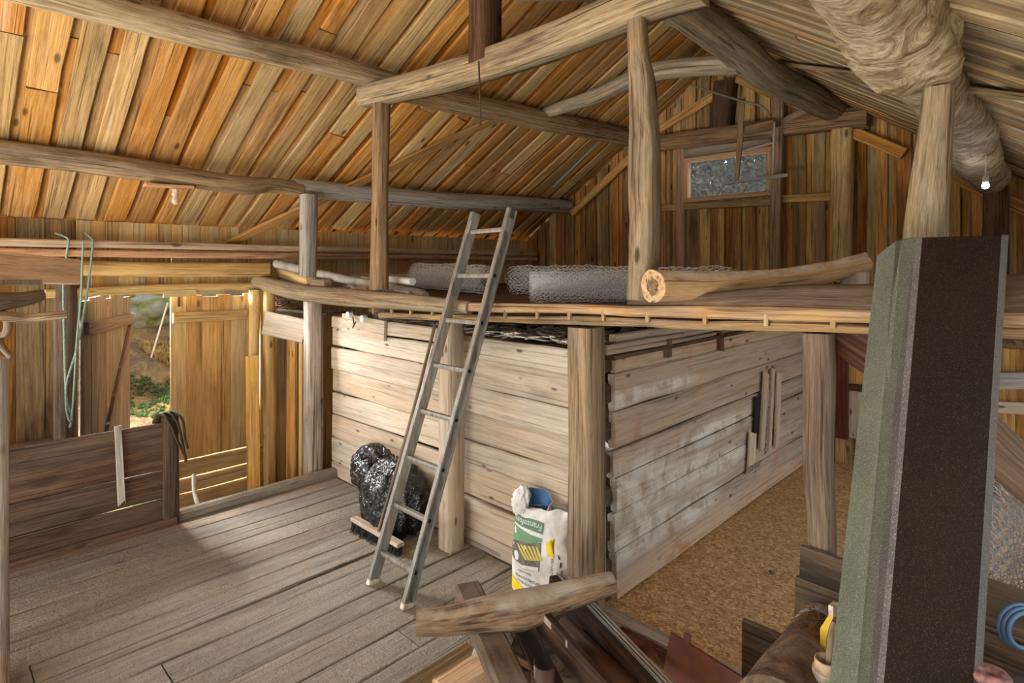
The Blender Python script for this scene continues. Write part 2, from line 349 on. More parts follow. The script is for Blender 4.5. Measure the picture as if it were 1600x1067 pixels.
# ------------------------------------------------------------------ mesh builder
class MB:
    def __init__(s): s.v = []; s.f = []; s.gc = []; s.sd = []; s.mi = []; s.sm = []
    def _ring(s, c, rx, ry, a, b, u, off, n=None): pass
    def add(s, verts, faces, gcs=None, sd=None, mi=0, smooth=False):
        o = len(s.v); sd = R.random() if sd is None else sd
        s.v += [V(p) for p in verts]
        s.gc += [V(g) for g in (gcs or verts)]
        s.sd += [sd]*len(verts)
        s.f += [tuple(i+o for i in f) for f in faces]
        s.mi += [mi]*len(faces); s.sm += [smooth]*len(faces)
    def plank(s, p0, p1, w, t, wdir, segs=8, jit=.0, bow=.0, bev=None, taper=1.0, sd=None, mi=0, jend=.0, skew=0.0, twist=0.0):
        """board from p0 to p1 (centre line), width w along wdir, thickness t across; wavy edges by jit"""
        p0, p1 = V(p0), V(p1); ax = p1-p0; L = ax.length; ax.normalize()
        wd = V(wdir); wd = (wd-ax*wd.dot(ax)).normalized(); td = ax.cross(wd).normalized()
        sdv = R.random() if sd is None else sd; k = R.random()*100
        bev = min(w, t)*.16 if bev is None else bev
        verts, gcs, faces = [], [], []
        for i in range(segs+1):
            q = i/segs
            e0 = jit*noise.noise(V((q*L*1.7+k, 3.1, k))) + jit*.4*noise.noise(V((q*L*6+k, 9.1, k)))
            e1 = jit*noise.noise(V((q*L*1.7+k, 7.7, k))) + jit*.4*noise.noise(V((q*L*6+k, 2.1, k)))
            hw = w*.5*(1+(taper-1)*q)
            c = p0+ax*(q*L)
            bz = bow*(1-(2*q-1)**2) + jit*.5*noise.noise(V((q*L*1.3+k, 1.7, k)))
            a0, a1, h = -hw+e0, hw+e1, t/2
            tw = twist*(q-.5)
            sec = [(a0, -h+bev), (a0+bev, -h), (a1-bev, -h), (a1, -h+bev), (a1, h-bev), (a1-bev, h), (a0+bev, h), (a0, h-bev)]
            for (a, b) in sec:
                cut = 0
                if i == 0: cut = skew*a + (R.random()-.5)*jend
                if i == segs: cut = -skew*a + (R.random()-.5)*jend
                ca, cb = a*math.cos(tw)-b*math.sin(tw), a*math.sin(tw)+b*math.cos(tw)
                verts.append(c+wd*ca+td*(cb+bz)+ax*cut)
                gcs.append((q*L+k, a+k*.37, b+k*.71))
        for i in range(segs):
            for j in range(8):
                a = i*8+j; b = i*8+(j+1) % 8
                faces.append((a, b, b+8, a+8))
        faces.append(tuple(range(7, -1, -1))); faces.append(tuple(segs*8+j for j in range(8)))
        s.add(verts, faces, gcs, sdv, mi)
    def tube(s, pts, rads, n=14, rough=0.0, freq=5.0, sd=None, mi=0, flat=1.0, updir=None, sub=0, square=0.0, caps=True, smooth=True, groove=0.0):
        pts = [V(p) for p in pts]
        if not isinstance(rads, (list, tuple)): rads = [rads]*len(pts)
        if sub:
            P2, R2 = [], []
            m = len(pts)
            for i in range(m-1):
                p_1 = pts[max(i-1, 0)]; p0 = pts[i]; p1 = pts[i+1]; p2 = pts[min(i+2, m-1)]
                for k in range(sub):
                    u = k/sub
                    P2.append(.5*((2*p0)+(p1-p_1)*u+(2*p_1-5*p0+4*p1-p2)*u*u+(-p_1+3*p0-3*p1+p2)*u**3))
                    R2.append(rads[i]*(1-u)+rads[i+1]*u)
            P2.append(pts[-1]); R2.append(rads[-1]); pts, rads = P2, R2
        sdv = R.random() if sd is None else sd; k = R.random()*100
        m = len(pts); verts, gcs, faces = [], [], []
        ax = (pts[1]-pts[0]).normalized()
        up = V(updir) if updir else (V((0, 0, 1)) if abs(ax.z) < .9 else V((1, 0, 0)))
        L = 0
        for i in range(m):
            t = (pts[min(i+1, m-1)]-pts[max(i-1, 0)]).normalized()
            up = (up-t*up.dot(t)).normalized(); sd_ = t.cross(up)
            if i: L += (pts[i]-pts[i-1]).length
            for j in range(n):
                a = 2*math.pi*(j+.5)/n
                ca, sa = math.cos(a), math.sin(a)
                r = rads[i]
                if square:
                    mx = max(abs(ca), abs(sa)); r = r*((1-square)+square/mx*.92)
                if rough:
                    r *= 1+rough*noise.noise(V((L*freq*.35+k, ca*1.3, sa*1.3+k)))+rough*.5*noise.noise(V((L*freq+k, ca*3, sa*3)))
                if groove:
                    r *= 1-groove*max(0, noise.noise(V((L*.5+k, ca*4, sa*4)))*2-.5)
                verts.append(pts[i]+sd_*(ca*r)+up*(sa*r*flat))
                gcs.append((L+k, ca*r+k*.37, sa*r*flat+k*.71))
        for i in range(m-1):
            for j in range(n):
                a = i*n+j; b = i*n+(j+1) % n
                faces.append((a, b, b+n, a+n))
        s.add(verts, faces, gcs, sdv, mi, smooth)
        if caps:
            for i, rev in ((0, True), (m-1, False)):
                ring = list(range(i*n, i*n+n)); vs = [verts[q] for q in ring]; gs = [gcs[q] for q in ring]
                c = sum(vs, V())/n; g = sum((V(q) for q in gs), V())/n
                fs = [((j+1) % n, j, n) if rev else (j, (j+1) % n, n) for j in range(n)]
                s.add(vs+[c], fs, gs+[g], sdv, mi)
    def box(s, c, size, rot=(0, 0, 0), bev=.0, sd=None, mi=0):
        c = V(c); sx, sy, sz = size
        from mathutils import Euler
        m = Euler(rot).to_matrix()
        L = max(size); i = size.index(L)
        dirs = [m @ V((1, 0, 0)), m @ V((0, 1, 0)), m @ V((0, 0, 1))]
        j = (i+1) % 3; k = (i+2) % 3
        s.plank(c-dirs[i]*L/2, c+dirs[i]*L/2, size[j], size[k], dirs[j], 2, 0, 0, bev or min(size)*.08, 1, sd, mi)
    def hexa(s, bot, top, mi=0, sd=None):
        n = len(bot); vs = list(bot)+list(top)
        fs = [tuple(range(n-1, -1, -1)), tuple(range(n, 2*n))]+[(i, (i+1) % n, (i+1) % n+n, i+n) for i in range(n)]
        s.add(vs, fs, None, sd, mi)
    def build(s, name, mat, parent=None, origin=None):
        me = bpy.data.meshes.new(name)
        if parent is not None: o0 = wpos(parent)
        elif origin is not None: o0 = V(origin)
        else:
            mn = V((min(p[i] for p in s.v) for i in range(3))); mx = V((max(p[i] for p in s.v) for i in range(3)))
            o0 = V(((mn.x+mx.x)/2, (mn.y+mx.y)/2, mn.z))
        me.from_pydata([tuple(p-o0) for p in s.v], [], s.f)
        a = me.attributes.new('gc', 'FLOAT_VECTOR', 'POINT'); a.data.foreach_set('vector', [x for g in s.gc for x in g])
        a = me.attributes.new('sd', 'FLOAT', 'POINT'); a.data.foreach_set('value', s.sd)
        for m in (mat if isinstance(mat, (list, tuple)) else [mat]): me.materials.append(M[m] if isinstance(m, str) else m)
        me.polygons.foreach_set('material_index', s.mi)
        me.polygons.foreach_set('use_smooth', s.sm)
        me.update()
        ob = bpy.data.objects.new(name, me); COL.objects.link(ob)
        if parent is not None: ob.parent = parent
        else: ob.location = o0
        return ob
def wpos(o):
    p = V(o.location)
    while o.parent: o = o.parent; p += V(o.location)
    return p
def tag(o, label, cat, group=None):
    o['label'] = label; o['category'] = cat
    if group: o['group'] = group
    return o
def struct(o): o['kind'] = 'structure'; return o
def thing(name, label, cat, loc, group=None):
    o = bpy.data.objects.new(name, None); COL.objects.link(o); o.location = loc; o.empty_display_size = .1
    return tag(o, label, cat, group)
def one_plank(name, mat, label, cat, p0, p1, w, t, wdir, group=None, parent=None, **kw):
    b = MB(); b.plank(p0, p1, w, t, wdir, **kw); o = b.build(name, mat, parent)
    return tag(o, label, cat, group) if parent is None else o
def one_tube(name, mat, label, cat, pts, rads, group=None, parent=None, **kw):
    b = MB(); b.tube(pts, rads, **kw); o = b.build(name, mat, parent)
    return tag(o, label, cat, group) if parent is None else o
X1, Y1, Z1 = V((1, 0, 0)), V((0, 1, 0)), V((0, 0, 1))

M['bounceground'] = plain('pale_bounce_ground', (206, 198, 184), .9, 0, .1, 6)  # unseen outside ground, coloured pale to bounce skylight up to the ceiling
# ------------------------------------------------------------------ roof
def zl(x, y): return 4.49+.655*(x+2.97)-.018*(6.6-y)
def zr(x, y): return 4.49-.655*(x+2.97)+.030*(6.6-y)
GY = 6.6
def ridge_x(y): return -2.97+(.048*(6.6-y))/(2*.655)
def fan(y):
    def ss(a, b, x): x = max(0, min(1, (x-a)/(b-a))); return x*x*(3-2*x)
    return .15*ss(.9, 3.1, y)*(1-.75*ss(5.0, 6.7, y))
under, over = MB(), MB()
y = -1.6
while y < GY+.12:
    w = R.uniform(.13, .165)
    for (lay, off, dy, mb) in ((0, 0, 0, over), (1, .036, .108, under)):
        yy = y+dy; rx = ridge_x(yy)
        wq = w if lay == 0 else R.uniform(.15, .175)
        x0 = (-6.05+R.uniform(-.05, .03)) if lay == 0 else -6.5
        breakx = R.uniform(-5.0, -3.6) if R.random() < .55 else None
        segs = [(x0, rx-.01)] if breakx is None else [(x0, breakx-.004), (breakx+.004, rx-.01)]
        for (a, b) in segs:
            dyy = R.uniform(-.006, .006)
            ya, yb = yy+fan(yy)*(a+4.6), yy+fan(yy)*(b+4.6)+dyy
            mb.plank((a, ya, zl(a, ya)+off), (b, yb, zl(b, yb)+off), wq, .03, Y1, segs=12, jit=.012 if lay == 0 else .006, jend=.01, twist=R.uniform(-.12, .12))
        # right slope
        x1 = .75
        mb2 = over if lay == 0 else under
        wq2 = R.uniform(.12, .17)
        mbR = overR if False else None
    y += R.uniform(.205, .225)
o = over.build('ceiling_left', 'roof'); struct(o)
o = under.build('ceiling_left_upper', 'roofunder'); struct(o)
rt = MB(); y = -1.6
while y < GY+.12:
    for (lay, off, dy) in ((0, 0, 0), (1, .032, .095)):
        yy = y+dy; rx = ridge_x(yy)
        bx = R.uniform(-2.2, -.6) if R.random() < .4 else None
        for (a, b) in ([(rx+.01, .75)] if bx is None else [(rx+.01, bx-.004), (bx+.004, .75)]):
            rt.plank((a, yy, zr(a, yy)+off), (b, yy, zr(b, yy)+off), R.uniform(.12, .15) if lay == 0 else R.uniform(.14, .165), .024, Y1, segs=12, jit=.014, twist=R.uniform(-.15, .15))
    y += R.uniform(.18, .2)
struct(rt.build('ceiling_right', 'roofright'))
# weather boards closing the roof above the sheathing (outer skin, keeps the daylight out between boards)
sk = MB()
for side in (0, 1):
    zf = zl if side == 0 else zr
    xs = (-6.55, -2.9) if side == 0 else (-3.02, .8)
    ys = (-1.65, GY+.22)
    vs = []
    for dz in (.066, .1):
        for (xx, yy) in ((xs[0], ys[0]), (xs[1], ys[0]), (xs[1], ys[1]), (xs[0], ys[1])): vs.append((xx, yy, zf(xx, yy)+dz))
    sk.hexa(vs[:4], vs[4:])
struct(sk.build('ceiling_cover', 'dark'))

# ------------------------------------------------------------------ floors
fl = MB(); x = -5.03; first = True
while x < .7:
    w = R.uniform(.17, .25)
    ye = 2.76 if x+w < -1.9 else 2.66
    ys = -1.5+R.uniform(-.05, .05)
    cut = R.uniform(.2, 2.0) if R.random() < .15 else None
    dx = R.uniform(-.006, .006)
    for (a, b) in ([(ys, ye)] if cut is None else [(ys, cut-.004), (cut+.004, ye)]):
        fl.plank((x+w/2, a, -.02+R.uniform(-.003, .002)), (x+w/2+dx, b, -.02+R.uniform(-.004, .002)), w-.008, .04, X1, segs=22, jit=.008, bev=.006)
    x += w
struct(fl.build('floor', 'floor'))
ob = MB()
for (xa, xb, ya, yb) in ((-2.0, -.68, 2.78, 5.2), (-.676, .7, 2.78, 5.2), (-2.0, -1.2, 5.204, 6.55), (-1.196, .7, 5.204, 6.55)):
    ob.hexa([(xa, ya, -.03), (xb, ya, -.03), (xb, yb, -.03), (xa, yb, -.03)], [(xa, ya, -.002), (xb, ya, -.002), (xb, yb, -.002), (xa, yb, -.002)])
struct(ob.build('floor_right', 'osb'))
gl = MB()
n = 40
vs, fs = [], []
for i in range(n+1):
    for j in range(13):
        xx = -6.3+1.25*j/12; yy = -1.5+8.2*i/n
        vs.append((xx, yy, -.36+.05*noise.noise(V((xx*3, yy*3, 0)))+.02*noise.noise(V((xx*11, yy*11, 3)))))
for i in range(n):
    for j in range(12):
        a = i*13+j; fs.append((a, a+1, a+14, a+13))
gl.add(vs, fs, smooth=True)
struct(gl.build('floor_left', 'soil'))
skirt = MB(); skirt.hexa([(-5.04, -1.5, -.45), (-5.0, -1.5, -.45), (-5.0, 2.8, -.45), (-5.04, 2.8, -.45)], [(-5.04, -1.5, -.045), (-5.0, -1.5, -.045), (-5.0, 2.8, -.045), (-5.04, 2.8, -.045)])
struct(skirt.build('trim_1', 'dark'))

# ------------------------------------------------------------------ gable wall
gw = MB()
WX0, WX1, WZ0, WZ1 = -3.43, -2.39, 2.77, 3.31
def ztop(x):
    return min(zl(x, GY), zr(x, GY))
def gable_board(xc, w, yc, t, zlo, gap, jit):
    zt = ztop(xc)-gap; sk_ = -.655 if xc < -2.97 else .655
    parts = [(zlo, zt)]
    if xc+w/2 > WX0 and xc-w/2 < WX1: parts = [(zlo, WZ0), (WZ1, zt)]
    for (a, b) in parts:
        if b-a > .05: gw.plank((xc, yc, a), (xc+R.uniform(-.008, .008), yc, b), w, t, X1, segs=10, jit=jit, skew=sk_ if b == zt else 0)
x = -6.5
while x < .55:
    w = R.uniform(.15, .2)
    gable_board(x+w/2, w+.014, GY+.03+(.012 if R.random() < .5 else -.002), .018, -.4, R.uniform(-.02, .05 if x < -3.2 else .02), .003)
    x += w
x = -6.45
while x < .55:
    w = R.uniform(.075, .14)
    gable_board(x, w, GY+.004, .024, -.4, R.uniform(-.01, .07 if x < -3.2 else .03), .014)
    x += R.uniform(.165, .2)
struct(gw.build('wall_back', 'gable'))

# window
wr = thing('window_1', 'small wide low window with a dusty pane in the board gable', 'window', ((WX0+WX1)/2, GY, WZ0))
wr['kind'] = 'structure'
b = MB()
fr = .055
b.plank((WX0, GY-.03, WZ0+fr/2), (WX1, GY-.03, WZ0+fr/2), fr, .09, Z1)
b.plank((WX0, GY-.03, WZ1-fr/2), (WX1, GY-.03, WZ1-fr/2), fr, .09, Z1)
b.plank((WX0+fr/2, GY-.03, WZ0+fr), (WX0+fr/2, GY-.03, WZ1-fr), fr, .09, X1)
b.plank((WX1-fr/2, GY-.03, WZ0+fr), (WX1-fr/2, GY-.03, WZ1-fr), fr, .09, X1)
wf_ = b.build('window_frame', 'fresh', wr)
b = MB(); b.hexa([(WX0+.05, GY-.012, WZ0+.05), (WX1-.05, GY-.012, WZ0+.05), (WX1-.05, GY-.008, WZ0+.05), (WX0+.05, GY-.008, WZ0+.05)], [(WX0+.05, GY-.012, WZ1-.05), (WX1-.05, GY-.012, WZ1-.05), (WX1-.05, GY-.008, WZ1-.05), (WX0+.05, GY-.008, WZ1-.05)])
b.build('pane', 'glass', wf_)

# gable timbers
gy = GY-.05
one_tube('gable_tie_log', 'beam', 'squared dark tie log crossing the gable wall above the small window', 'beam',
         [onY(1000, 229, 6.46), onY(1100, 215, 6.46), onY(1200, 202, 6.46), onY(1290, 190, 6.46), onY(1358, 183, 6.46)], [.1, .1, .1, .11, .11], n=12, rough=.12, square=.6, sub=4)
one_plank('wall_stud', 'fresh', 'narrow pale stud left of the small gable window', 'post', onY(1064, 230, gy), onY(1064, 440, gy), .105, .06, X1, segs=8, jit=.006)
one_plank('wall_stud', 'beam', 'narrow stud right of the small gable window running up past the tie log', 'post', onY(1217, 140, 6.34), onY(1210, 440, 6.5), .11, .06, X1, segs=8, jit=.01, taper=1.0)
one_plank('window_rail', 'gable', 'dark horizontal rail directly under the small gable window', 'rail', onY(1070, 323, gy), onY(1205, 315, gy), .085, .06, Z1, jit=.004)
one_plank('window_header', 'beam', 'dark horizontal board directly above the small gable window', 'board', onY(1070, 239, gy), onY(1205, 219, gy), .13, .045, Z1, jit=.004)
one_plank('wall_rail', 'gable', 'short yellowish rail right of the window between two wall posts', 'rail', onY(1218, 311, gy), onY(1303, 307, gy), .085, .06, Z1, jit=.004)
one_plank('wall_rail', 'gable', 'short brown rail left of the small gable window', 'rail', onY(1026, 326, gy), onY(1058, 324, gy), .08, .06, Z1, jit=.004)
one_tube('wall_post', 'gable', 'thick post on the gable wall right of the window under the tie log', 'post', [onY(1318, 200, 6.5), onY(1316, 300, 6.5), onY(1312, 440, 6.5)], [.105, .1, .1], n=12, rough=.08, square=.6, sub=4)
one_tube('wall_post', 'dark', 'dark post rising from the tie log to the ridge in the gable', 'post', [onY(1135, 128, 6.5), onY(1128, 208, 6.5)], [.12, .12], n=12, rough=.08, square=.7, sub=5)
one_plank('gable_trim', 'door', 'yellowish sloping board along the right roof edge at the gable peak', 'board', onY(1152, 122, 6.5), onY(1300, 186, 6.5), .1, .04, Z1, segs=6, jit=.006)
one_plank('gable_trim', 'gable', 'sloping board along the right roof edge right of the thick wall post', 'board', onY(1326, 203, 6.5), onY(1413, 240, 6.5), .11, .05, Z1, segs=6, jit=.006)
one_plank('gable_trim', 'gable', 'sloping board low on the gable wall at the right edge of the picture', 'board', onY(1490, 276, 6.5), onY(1610, 330, 6.5), .11, .05, Z1, segs=6, jit=.006)
one_plank('gable_brace', 'gable', 'slanting brace board left of the window below the tie log end', 'brace', onY(893, 334, 6.5), onY(985, 246, 6.5), .1, .04, Z1, segs=6, jit=.006)
one_plank('gable_brace', 'gable', 'slanting brace board rising from the tie log to the gable peak', 'brace', onY(1026, 205, 6.5), onY(1118, 148, 6.5), .1, .04, Z1, segs=6, jit=.006)
one_tube('wall_post', 'dark', 'dark post under the wall end of the birch log at the far right', 'post', [onY(1556, 292, 6.4), onY(1556, 440, 6.4)], [.09, .095], n=12, rough=.08, square=.7, sub=4)
one_plank('support_block', 'beam', 'curved prop block on the tie log left of the log end', 'block', onY(1222, 192, 6.38), onY(1262, 172, 6.42), .07, .06, Z1, segs=5, bow=.03)

# purlins
def rp(side, dx, ys, zs, r): pass
one_tube('roof_purlin', 'beam', 'upper left roof log in the foreground, ending on the bent tie beam', 'beam',
         [V((-4.06, yy, zz)) for yy, zz in ((-1.5, 3.5), (.2, 3.51), (1.4, 3.5), (2.2, 3.52), (2.78, 3.52))], [.095, .1, .095, .09, .08], n=16, rough=.09, sub=6)
one_tube('roof_purlin', 'beam', 'upper left roof log beyond the tie beam, running to the gable', 'beam',
         [V((-4.08, yy, zz)) for yy, zz in ((2.66, 3.47), (3.6, 3.51), (4.6, 3.55), (5.6, 3.6), (6.58, 3.64))], [.085, .105, .11, .11, .105], n=16, rough=.08, sub=6)
one_tube('roof_purlin', 'beam', 'lower left roof log in the foreground, crooked where it meets the grey log', 'beam',
         [V((-5.25, -1.5, 2.77)), V((-5.25, .3, 2.775)), V((-5.25, 1.0, 2.76)), V((-5.23, 1.6, 2.72)), V((-5.2, 2.0, 2.7)), V((-5.22, 2.25, 2.73)), V((-5.22, 2.52, 2.715))], [.085, .088, .09, .085, .085, .075, .07], n=16, rough=.12, sub=6, flat=.95)
one_tube('roof_purlin', 'graybeam', 'pale grey lower left roof log behind the ladder top, reaching the gable', 'beam',
         [V((-5.25, yy, zz)) for yy, zz in ((2.46, 2.735), (3.4, 2.74), (4.6, 2.77), (5.6, 2.82), (6.55, 2.85))], [.085, .09, .098, .1, .1], n=16, rough=.06, sub=6)
one_tube('roof_purlin', 'beam', 'thick crooked upper right roof log running down to the gable tie log', 'beam',
         [V((-1.83, .6, 3.72)), V((-1.82, 2.2, 3.68)), V((-1.8, 3.3, 3.65)), V((-1.79, 4.1, 3.6)), V((-1.77, 4.7, 3.53)), V((-1.76, 5.5, 3.55)), V((-1.74, 6.5, 3.58))], [.11, .115, .12, .125, .12, .13, .13], n=18, rough=.12, sub=6)
one_tube('roof_purlin', 'birch', 'very thick bark covered log under the right roof, nearest the camera', 'log',
         [V((-.455, .9, 2.9)), V((-.455, 2.0, 2.87)), V((-.45, 2.3, 2.83)), V((-.42, 2.52, 2.77)), V((-.44, 2.68, 2.79)), V((-.47, 3.2, 2.83)), V((-.46, 4.2, 2.82)), V((-.49, 5.2, 2.74)), V((-.5, 6.3, 2.74))], [.145, .145, .162, .158, .115, .12, .135, .14, .13], n=26, rough=.2, freq=7, sub=8)

# transverse frame
TY = 2.55
one_tube('tie_beam', 'beam', 'bent squared tie beam spanning the roof space in the upper middle', 'beam',
         [onY(570, 152, TY), onY(660, 131, TY), onY(750, 105, TY), onY(860, 68, TY), onY(950, 30, TY), onY(1030, -2, TY), onY(1100, -22, TY+.02)], [.085, .09, .09, .092, .09, .085, .085], n=12, rough=.07, square=.75, sub=4)
one_tube('king_post', 'dark', 'dark square post hanging from the ridge onto the bent tie beam', 'post', [onY(757, 99, TY-.01), onY(757, -60, TY-.01), V((-2.8, TY-.01, 4.4))], [.085, .085, .08], n=12, rough=.05, square=.8, sub=4)
one_tube('hanging_rod', 'darkmetal', 'thin rusty rod hanging below the dark ridge post', 'rod', [onY(748, 96, TY-.12), onY(750, 150, TY-.12), onY(751, 196, TY-.12)], .006, n=6)
one_tube('loft_post', 'post', 'slender two-piece post from the loft edge up to the left end of the tie beam', 'post', [onY(596, 153, TY), onY(594, 300, TY), onY(592, 452, TY-.02)], [.058, .052, .06], n=12, rough=.05, square=.9, sub=5)
one_tube('loft_post', 'graybeam', 'short square grey post standing on the loft under the lower left log', 'post', [onY(482, 304, TY), onY(482, 370, TY), onY(480, 432, TY)], [.068, .068, .066], n=12, rough=.04, square=.9, sub=5)
one_tube('loft_post', 'post', 'tall wavy weathered post in the middle beside the birch log on the loft', 'post',
         [onY(995, 12, TY-.02), onY(998, 85, TY-.02), onY(1003, 125, TY-.02), onY(1006, 190, TY-.02), onY(1008, 240, TY-.02), onY(1007, 300, TY-.02), onY(1008, 345, TY-.03), onY(1005, 410, TY-.04), onY(1000, 470, TY-.06)], [.046, .05, .06, .066, .074, .076, .073, .07, .06], n=16, rough=.12, freq=9, square=.7, sub=5)
one_tube('loft_post', 'post', 'broad grey post under the bark covered log behind the leaning metal panel', 'post',
         [onY(1467, 138, TY+.02), onY(1462, 200, TY+.02), onY(1452, 300, TY+.02), onY(1447, 380, TY+.02), onY(1446, 520, TY+.02)], [.05, .054, .064, .072, .076], n=14, rough=.06, square=.7, sub=6)
# lower posts
PY = 2.64
for (px, py, tp, r, name, mt, lab) in ((489, 747, 462, .075, 'loft_prop', 'graybeam', 'grey prop under the loft log at the left corner of the plank stall'),
                        (705, 840, 497, .072, 'loft_prop', 'crib', 'pale prop behind the ladder, against the plank stall'),
                        (916, 935, 511, .085, 'loft_prop', 'post', 'square prop under the loft at the near corner of the plank stall')):
    bt = onY(px, py, PY); bt.z = 0
    tpv = onY(px, tp, PY)
    one_tube(name, mt, lab, 'post', [bt, bt.lerp(tpv, .5)+V((.006, 0, 0)), tpv], [r, r, r*.97], n=12, rough=.05, square=.85, sub=6)
bt = onY(1284, 850, PY); bt.z = -.002
one_tube('loft_prop', 'prop', 'wavy prop standing on the chipboard floor under the loft beam', 'post', [bt, onY(1285, 850, PY), onY(1279, 720, PY), onY(1281, 600, PY), onY(1279, 520, PY)], [.05, .05, .055, .056, .058], n=12, rough=.07, square=.8, sub=6)
one_plank('prop_board', 'crib', 'narrow pale board nailed beside the near corner prop of the stall', 'board', onY(936, 942, 2.7), onY(935, 510, 2.7), .05, .06, X1, segs=10, jit=.01)

# loft edge
one_tube('loft_edge_log', 'beam', 'long round log along the loft edge, from the left wall past the ladder', 'log',
         [V((-5.93, 2.4, 1.83)), onY(470, 457, 2.56), onY(560, 466, 2.54), onY(640, 472, 2.55), onY(735, 481, 2.57)], [.075, .08, .075, .06, .045], n=14, rough=.06, sub=6)
one_plank('loft_edge_beam', 'rim', 'long squared timber under the loft edge with pegs below it', 'beam', onY(570, 475, 2.6), onY(1620, 500, 2.6), .052, .1, Z1, segs=24, jit=.008)
pg = MB()
for px in (584, 612, 642, 676, 790, 840, 890, 943, 1012, 1102, 1198, 1302, 1480):
    py = 475+(px-570)*(500-475)/1050+9
    p = onY(px, py+1, 2.56); pg.box(p, (.02, .02, .05))
sh_ = MB(); sh_.plank(onY(580, 483, 2.66), onY(1620, 511, 2.66), .05, .05, Z1, segs=4); tag(sh_.build('loft_edge_gap_shade', 'dark'), 'dark recessed strip standing in for the gap shade behind the pegs of the loft edge', 'strip')  # dark strip put in as the shade of the open seam
pgo = tag(pg.build('peg_row', 'rim'), 'row of short pegs in the seam below the squared loft edge timber', 'pegs'); pgo['kind'] = 'stuff'
one_plank('loft_edge_board', 'rim', 'board along the loft underside directly below the pegged timber', 'board', onY(600, 492, 2.62), onY(1620, 520, 2.62), .045, .11, Z1, segs=24, jit=.012)
one_tube('loft_edge_log', 'dark', 'dark half log lying on the loft edge under the pale birch log', 'log', [onY(985, 472, 2.62), onY(1100, 474, 2.62), onY(1230, 468, 2.62), onY(1400, 470, 2.62), onY(1620, 462, 2.62)], [.03, .05, .06, .07, .08], n=14, rough=.08, sub=6)
bl_ = one_tube('birch_log', 'palelog', 'pale birch log lying along the loft edge right of the middle post', 'log',
         [atD(1020, 448, 2.68), atD(1070, 447, 2.78), atD(1140, 444, 2.88), atD(1220, 438, 2.98), atD(1290, 426, 3.06), atD(1352, 412, 3.12)], [.078, .074, .066, .06, .058, .046], n=18, rough=.1, sub=7)
e0_, e1_ = atD(1020, 448, 2.68), atD(1070, 447, 2.78); dd_ = (e0_-e1_).normalized(); b = MB(); b.tube([e0_-dd_*.004, e0_+dd_*.004], .034, n=18, rough=.45, freq=9, smooth=False); o = b.build('rotten_core', 'prop', bl_); o['label'] = 'red brown rotten core'
one_tube('fork_branch', 'palelog', 'thin bark strip along the top of the pale birch log end', 'branch', [atD(1262, 419, 3.02), atD(1310, 409, 3.08), atD(1352, 399, 3.12)], [.008, .014, .018], n=8, rough=.1, sub=4)

q_ = atD(1335, 412, 3.1)
one_plank('loft_block', 'crib', 'upright block on the loft carrying the raised end of the pale birch log', 'block', V((q_.x, q_.y, 1.75)), V((q_.x, q_.y, q_.z-.045)), .12, .1, X1, segs=3, jit=.004)
# loft deck
lf = MB(); x = -5.9
while x < .5:
    w = R.uniform(.14, .2)
    lf.plank((x+w/2, 2.68, 1.735), (x+w/2, 6.55, 1.735), w-.006, .03, X1, segs=10, jit=.006)
    x += w
struct(lf.build('floor_loft', 'dark'))
jb = 0
for yj, lab in ((3.9, 'hidden round joist under the loft nearer the stall front'), (5.3, 'hidden round joist under the loft nearer the gable')):
    one_tube('loft_joist', 'dark', lab, 'joist', [V((-1.9, yj, 1.645)), V((.3, yj, 1.645))], .07, n=12, rough=.05, sub=6)
one_plank('corner_brace', 'dark', 'slanting dark board under the loft right of the wavy prop', 'brace', onY(1296, 510, 2.75), onY(1400, 580, 2.75), .16, .04, Z1, segs=6, jit=.008)

# roof braces
one_plank('wind_brace', 'roof', 'long thin board slanting up under the left roof behind the posts', 'brace', onX(355, 381, -5.95)+V((.02, 0, 0)), V((-4.15, 4.35, zl(-4.15, 4.35)-.045)), .11, .03, (V((-4.15, 4.35, 3.7))-V((-5.95, .5, 2.5))).cross(V((.55, 0, -.84))), segs=10, jit=.01)
one_plank('wind_brace', 'roofright', 'flat board slanting under the right roof past the bark covered log', 'brace', V((-1.86, 5.2, zr(-1.86, 5.2)-.04)), V((.3, 2.7, zr(.3, 2.7)-.04)), .12, .03, V((.6, .8, 0)), segs=10, jit=.01)
one_tube('collar_log', 'beam', 'curved round collar log between the two upper roof logs', 'log', [onX(852, 176, -4.05), V((-3.3, 4.55, 3.63)), V((-2.6, 4.4, 3.66)), onX(1158, 100, -1.79)], [.06, .075, .08, .075], n=14, rough=.07, sub=6)
one_plank('collar_plank', 'beam', 'thin plank between the upper roof logs just under the ridge', 'plank', V((-3.3, 3.4, 4.2)), V((-1.9, 3.35, 3.72)), .13, .035, Y1, segs=8, jit=.01)
one_plank('blue_strip', 'bluestrip', 'pale blue strip showing between the left roof boards by the gable', 'strip', V((-5.1, 6.05, zl(-5.1, 6.05)-.014)), V((-3.5, 6.02, zl(-3.5, 6.02)-.014)), .035, .008, Y1, segs=4)
# eave timbers
for k, (z, lab) in enumerate(((2.102, 'lower of the two long sawn timbers along the left eave'), (2.178, 'upper of the two long sawn timbers along the left eave'))):
    one_plank('eave_timber', 'fresh', lab, 'timber', V((-5.84-.01*k, -.2, z)), V((-5.84, 6.5, z)), .06, .1, Z1, segs=20, jit=.004, group=None)
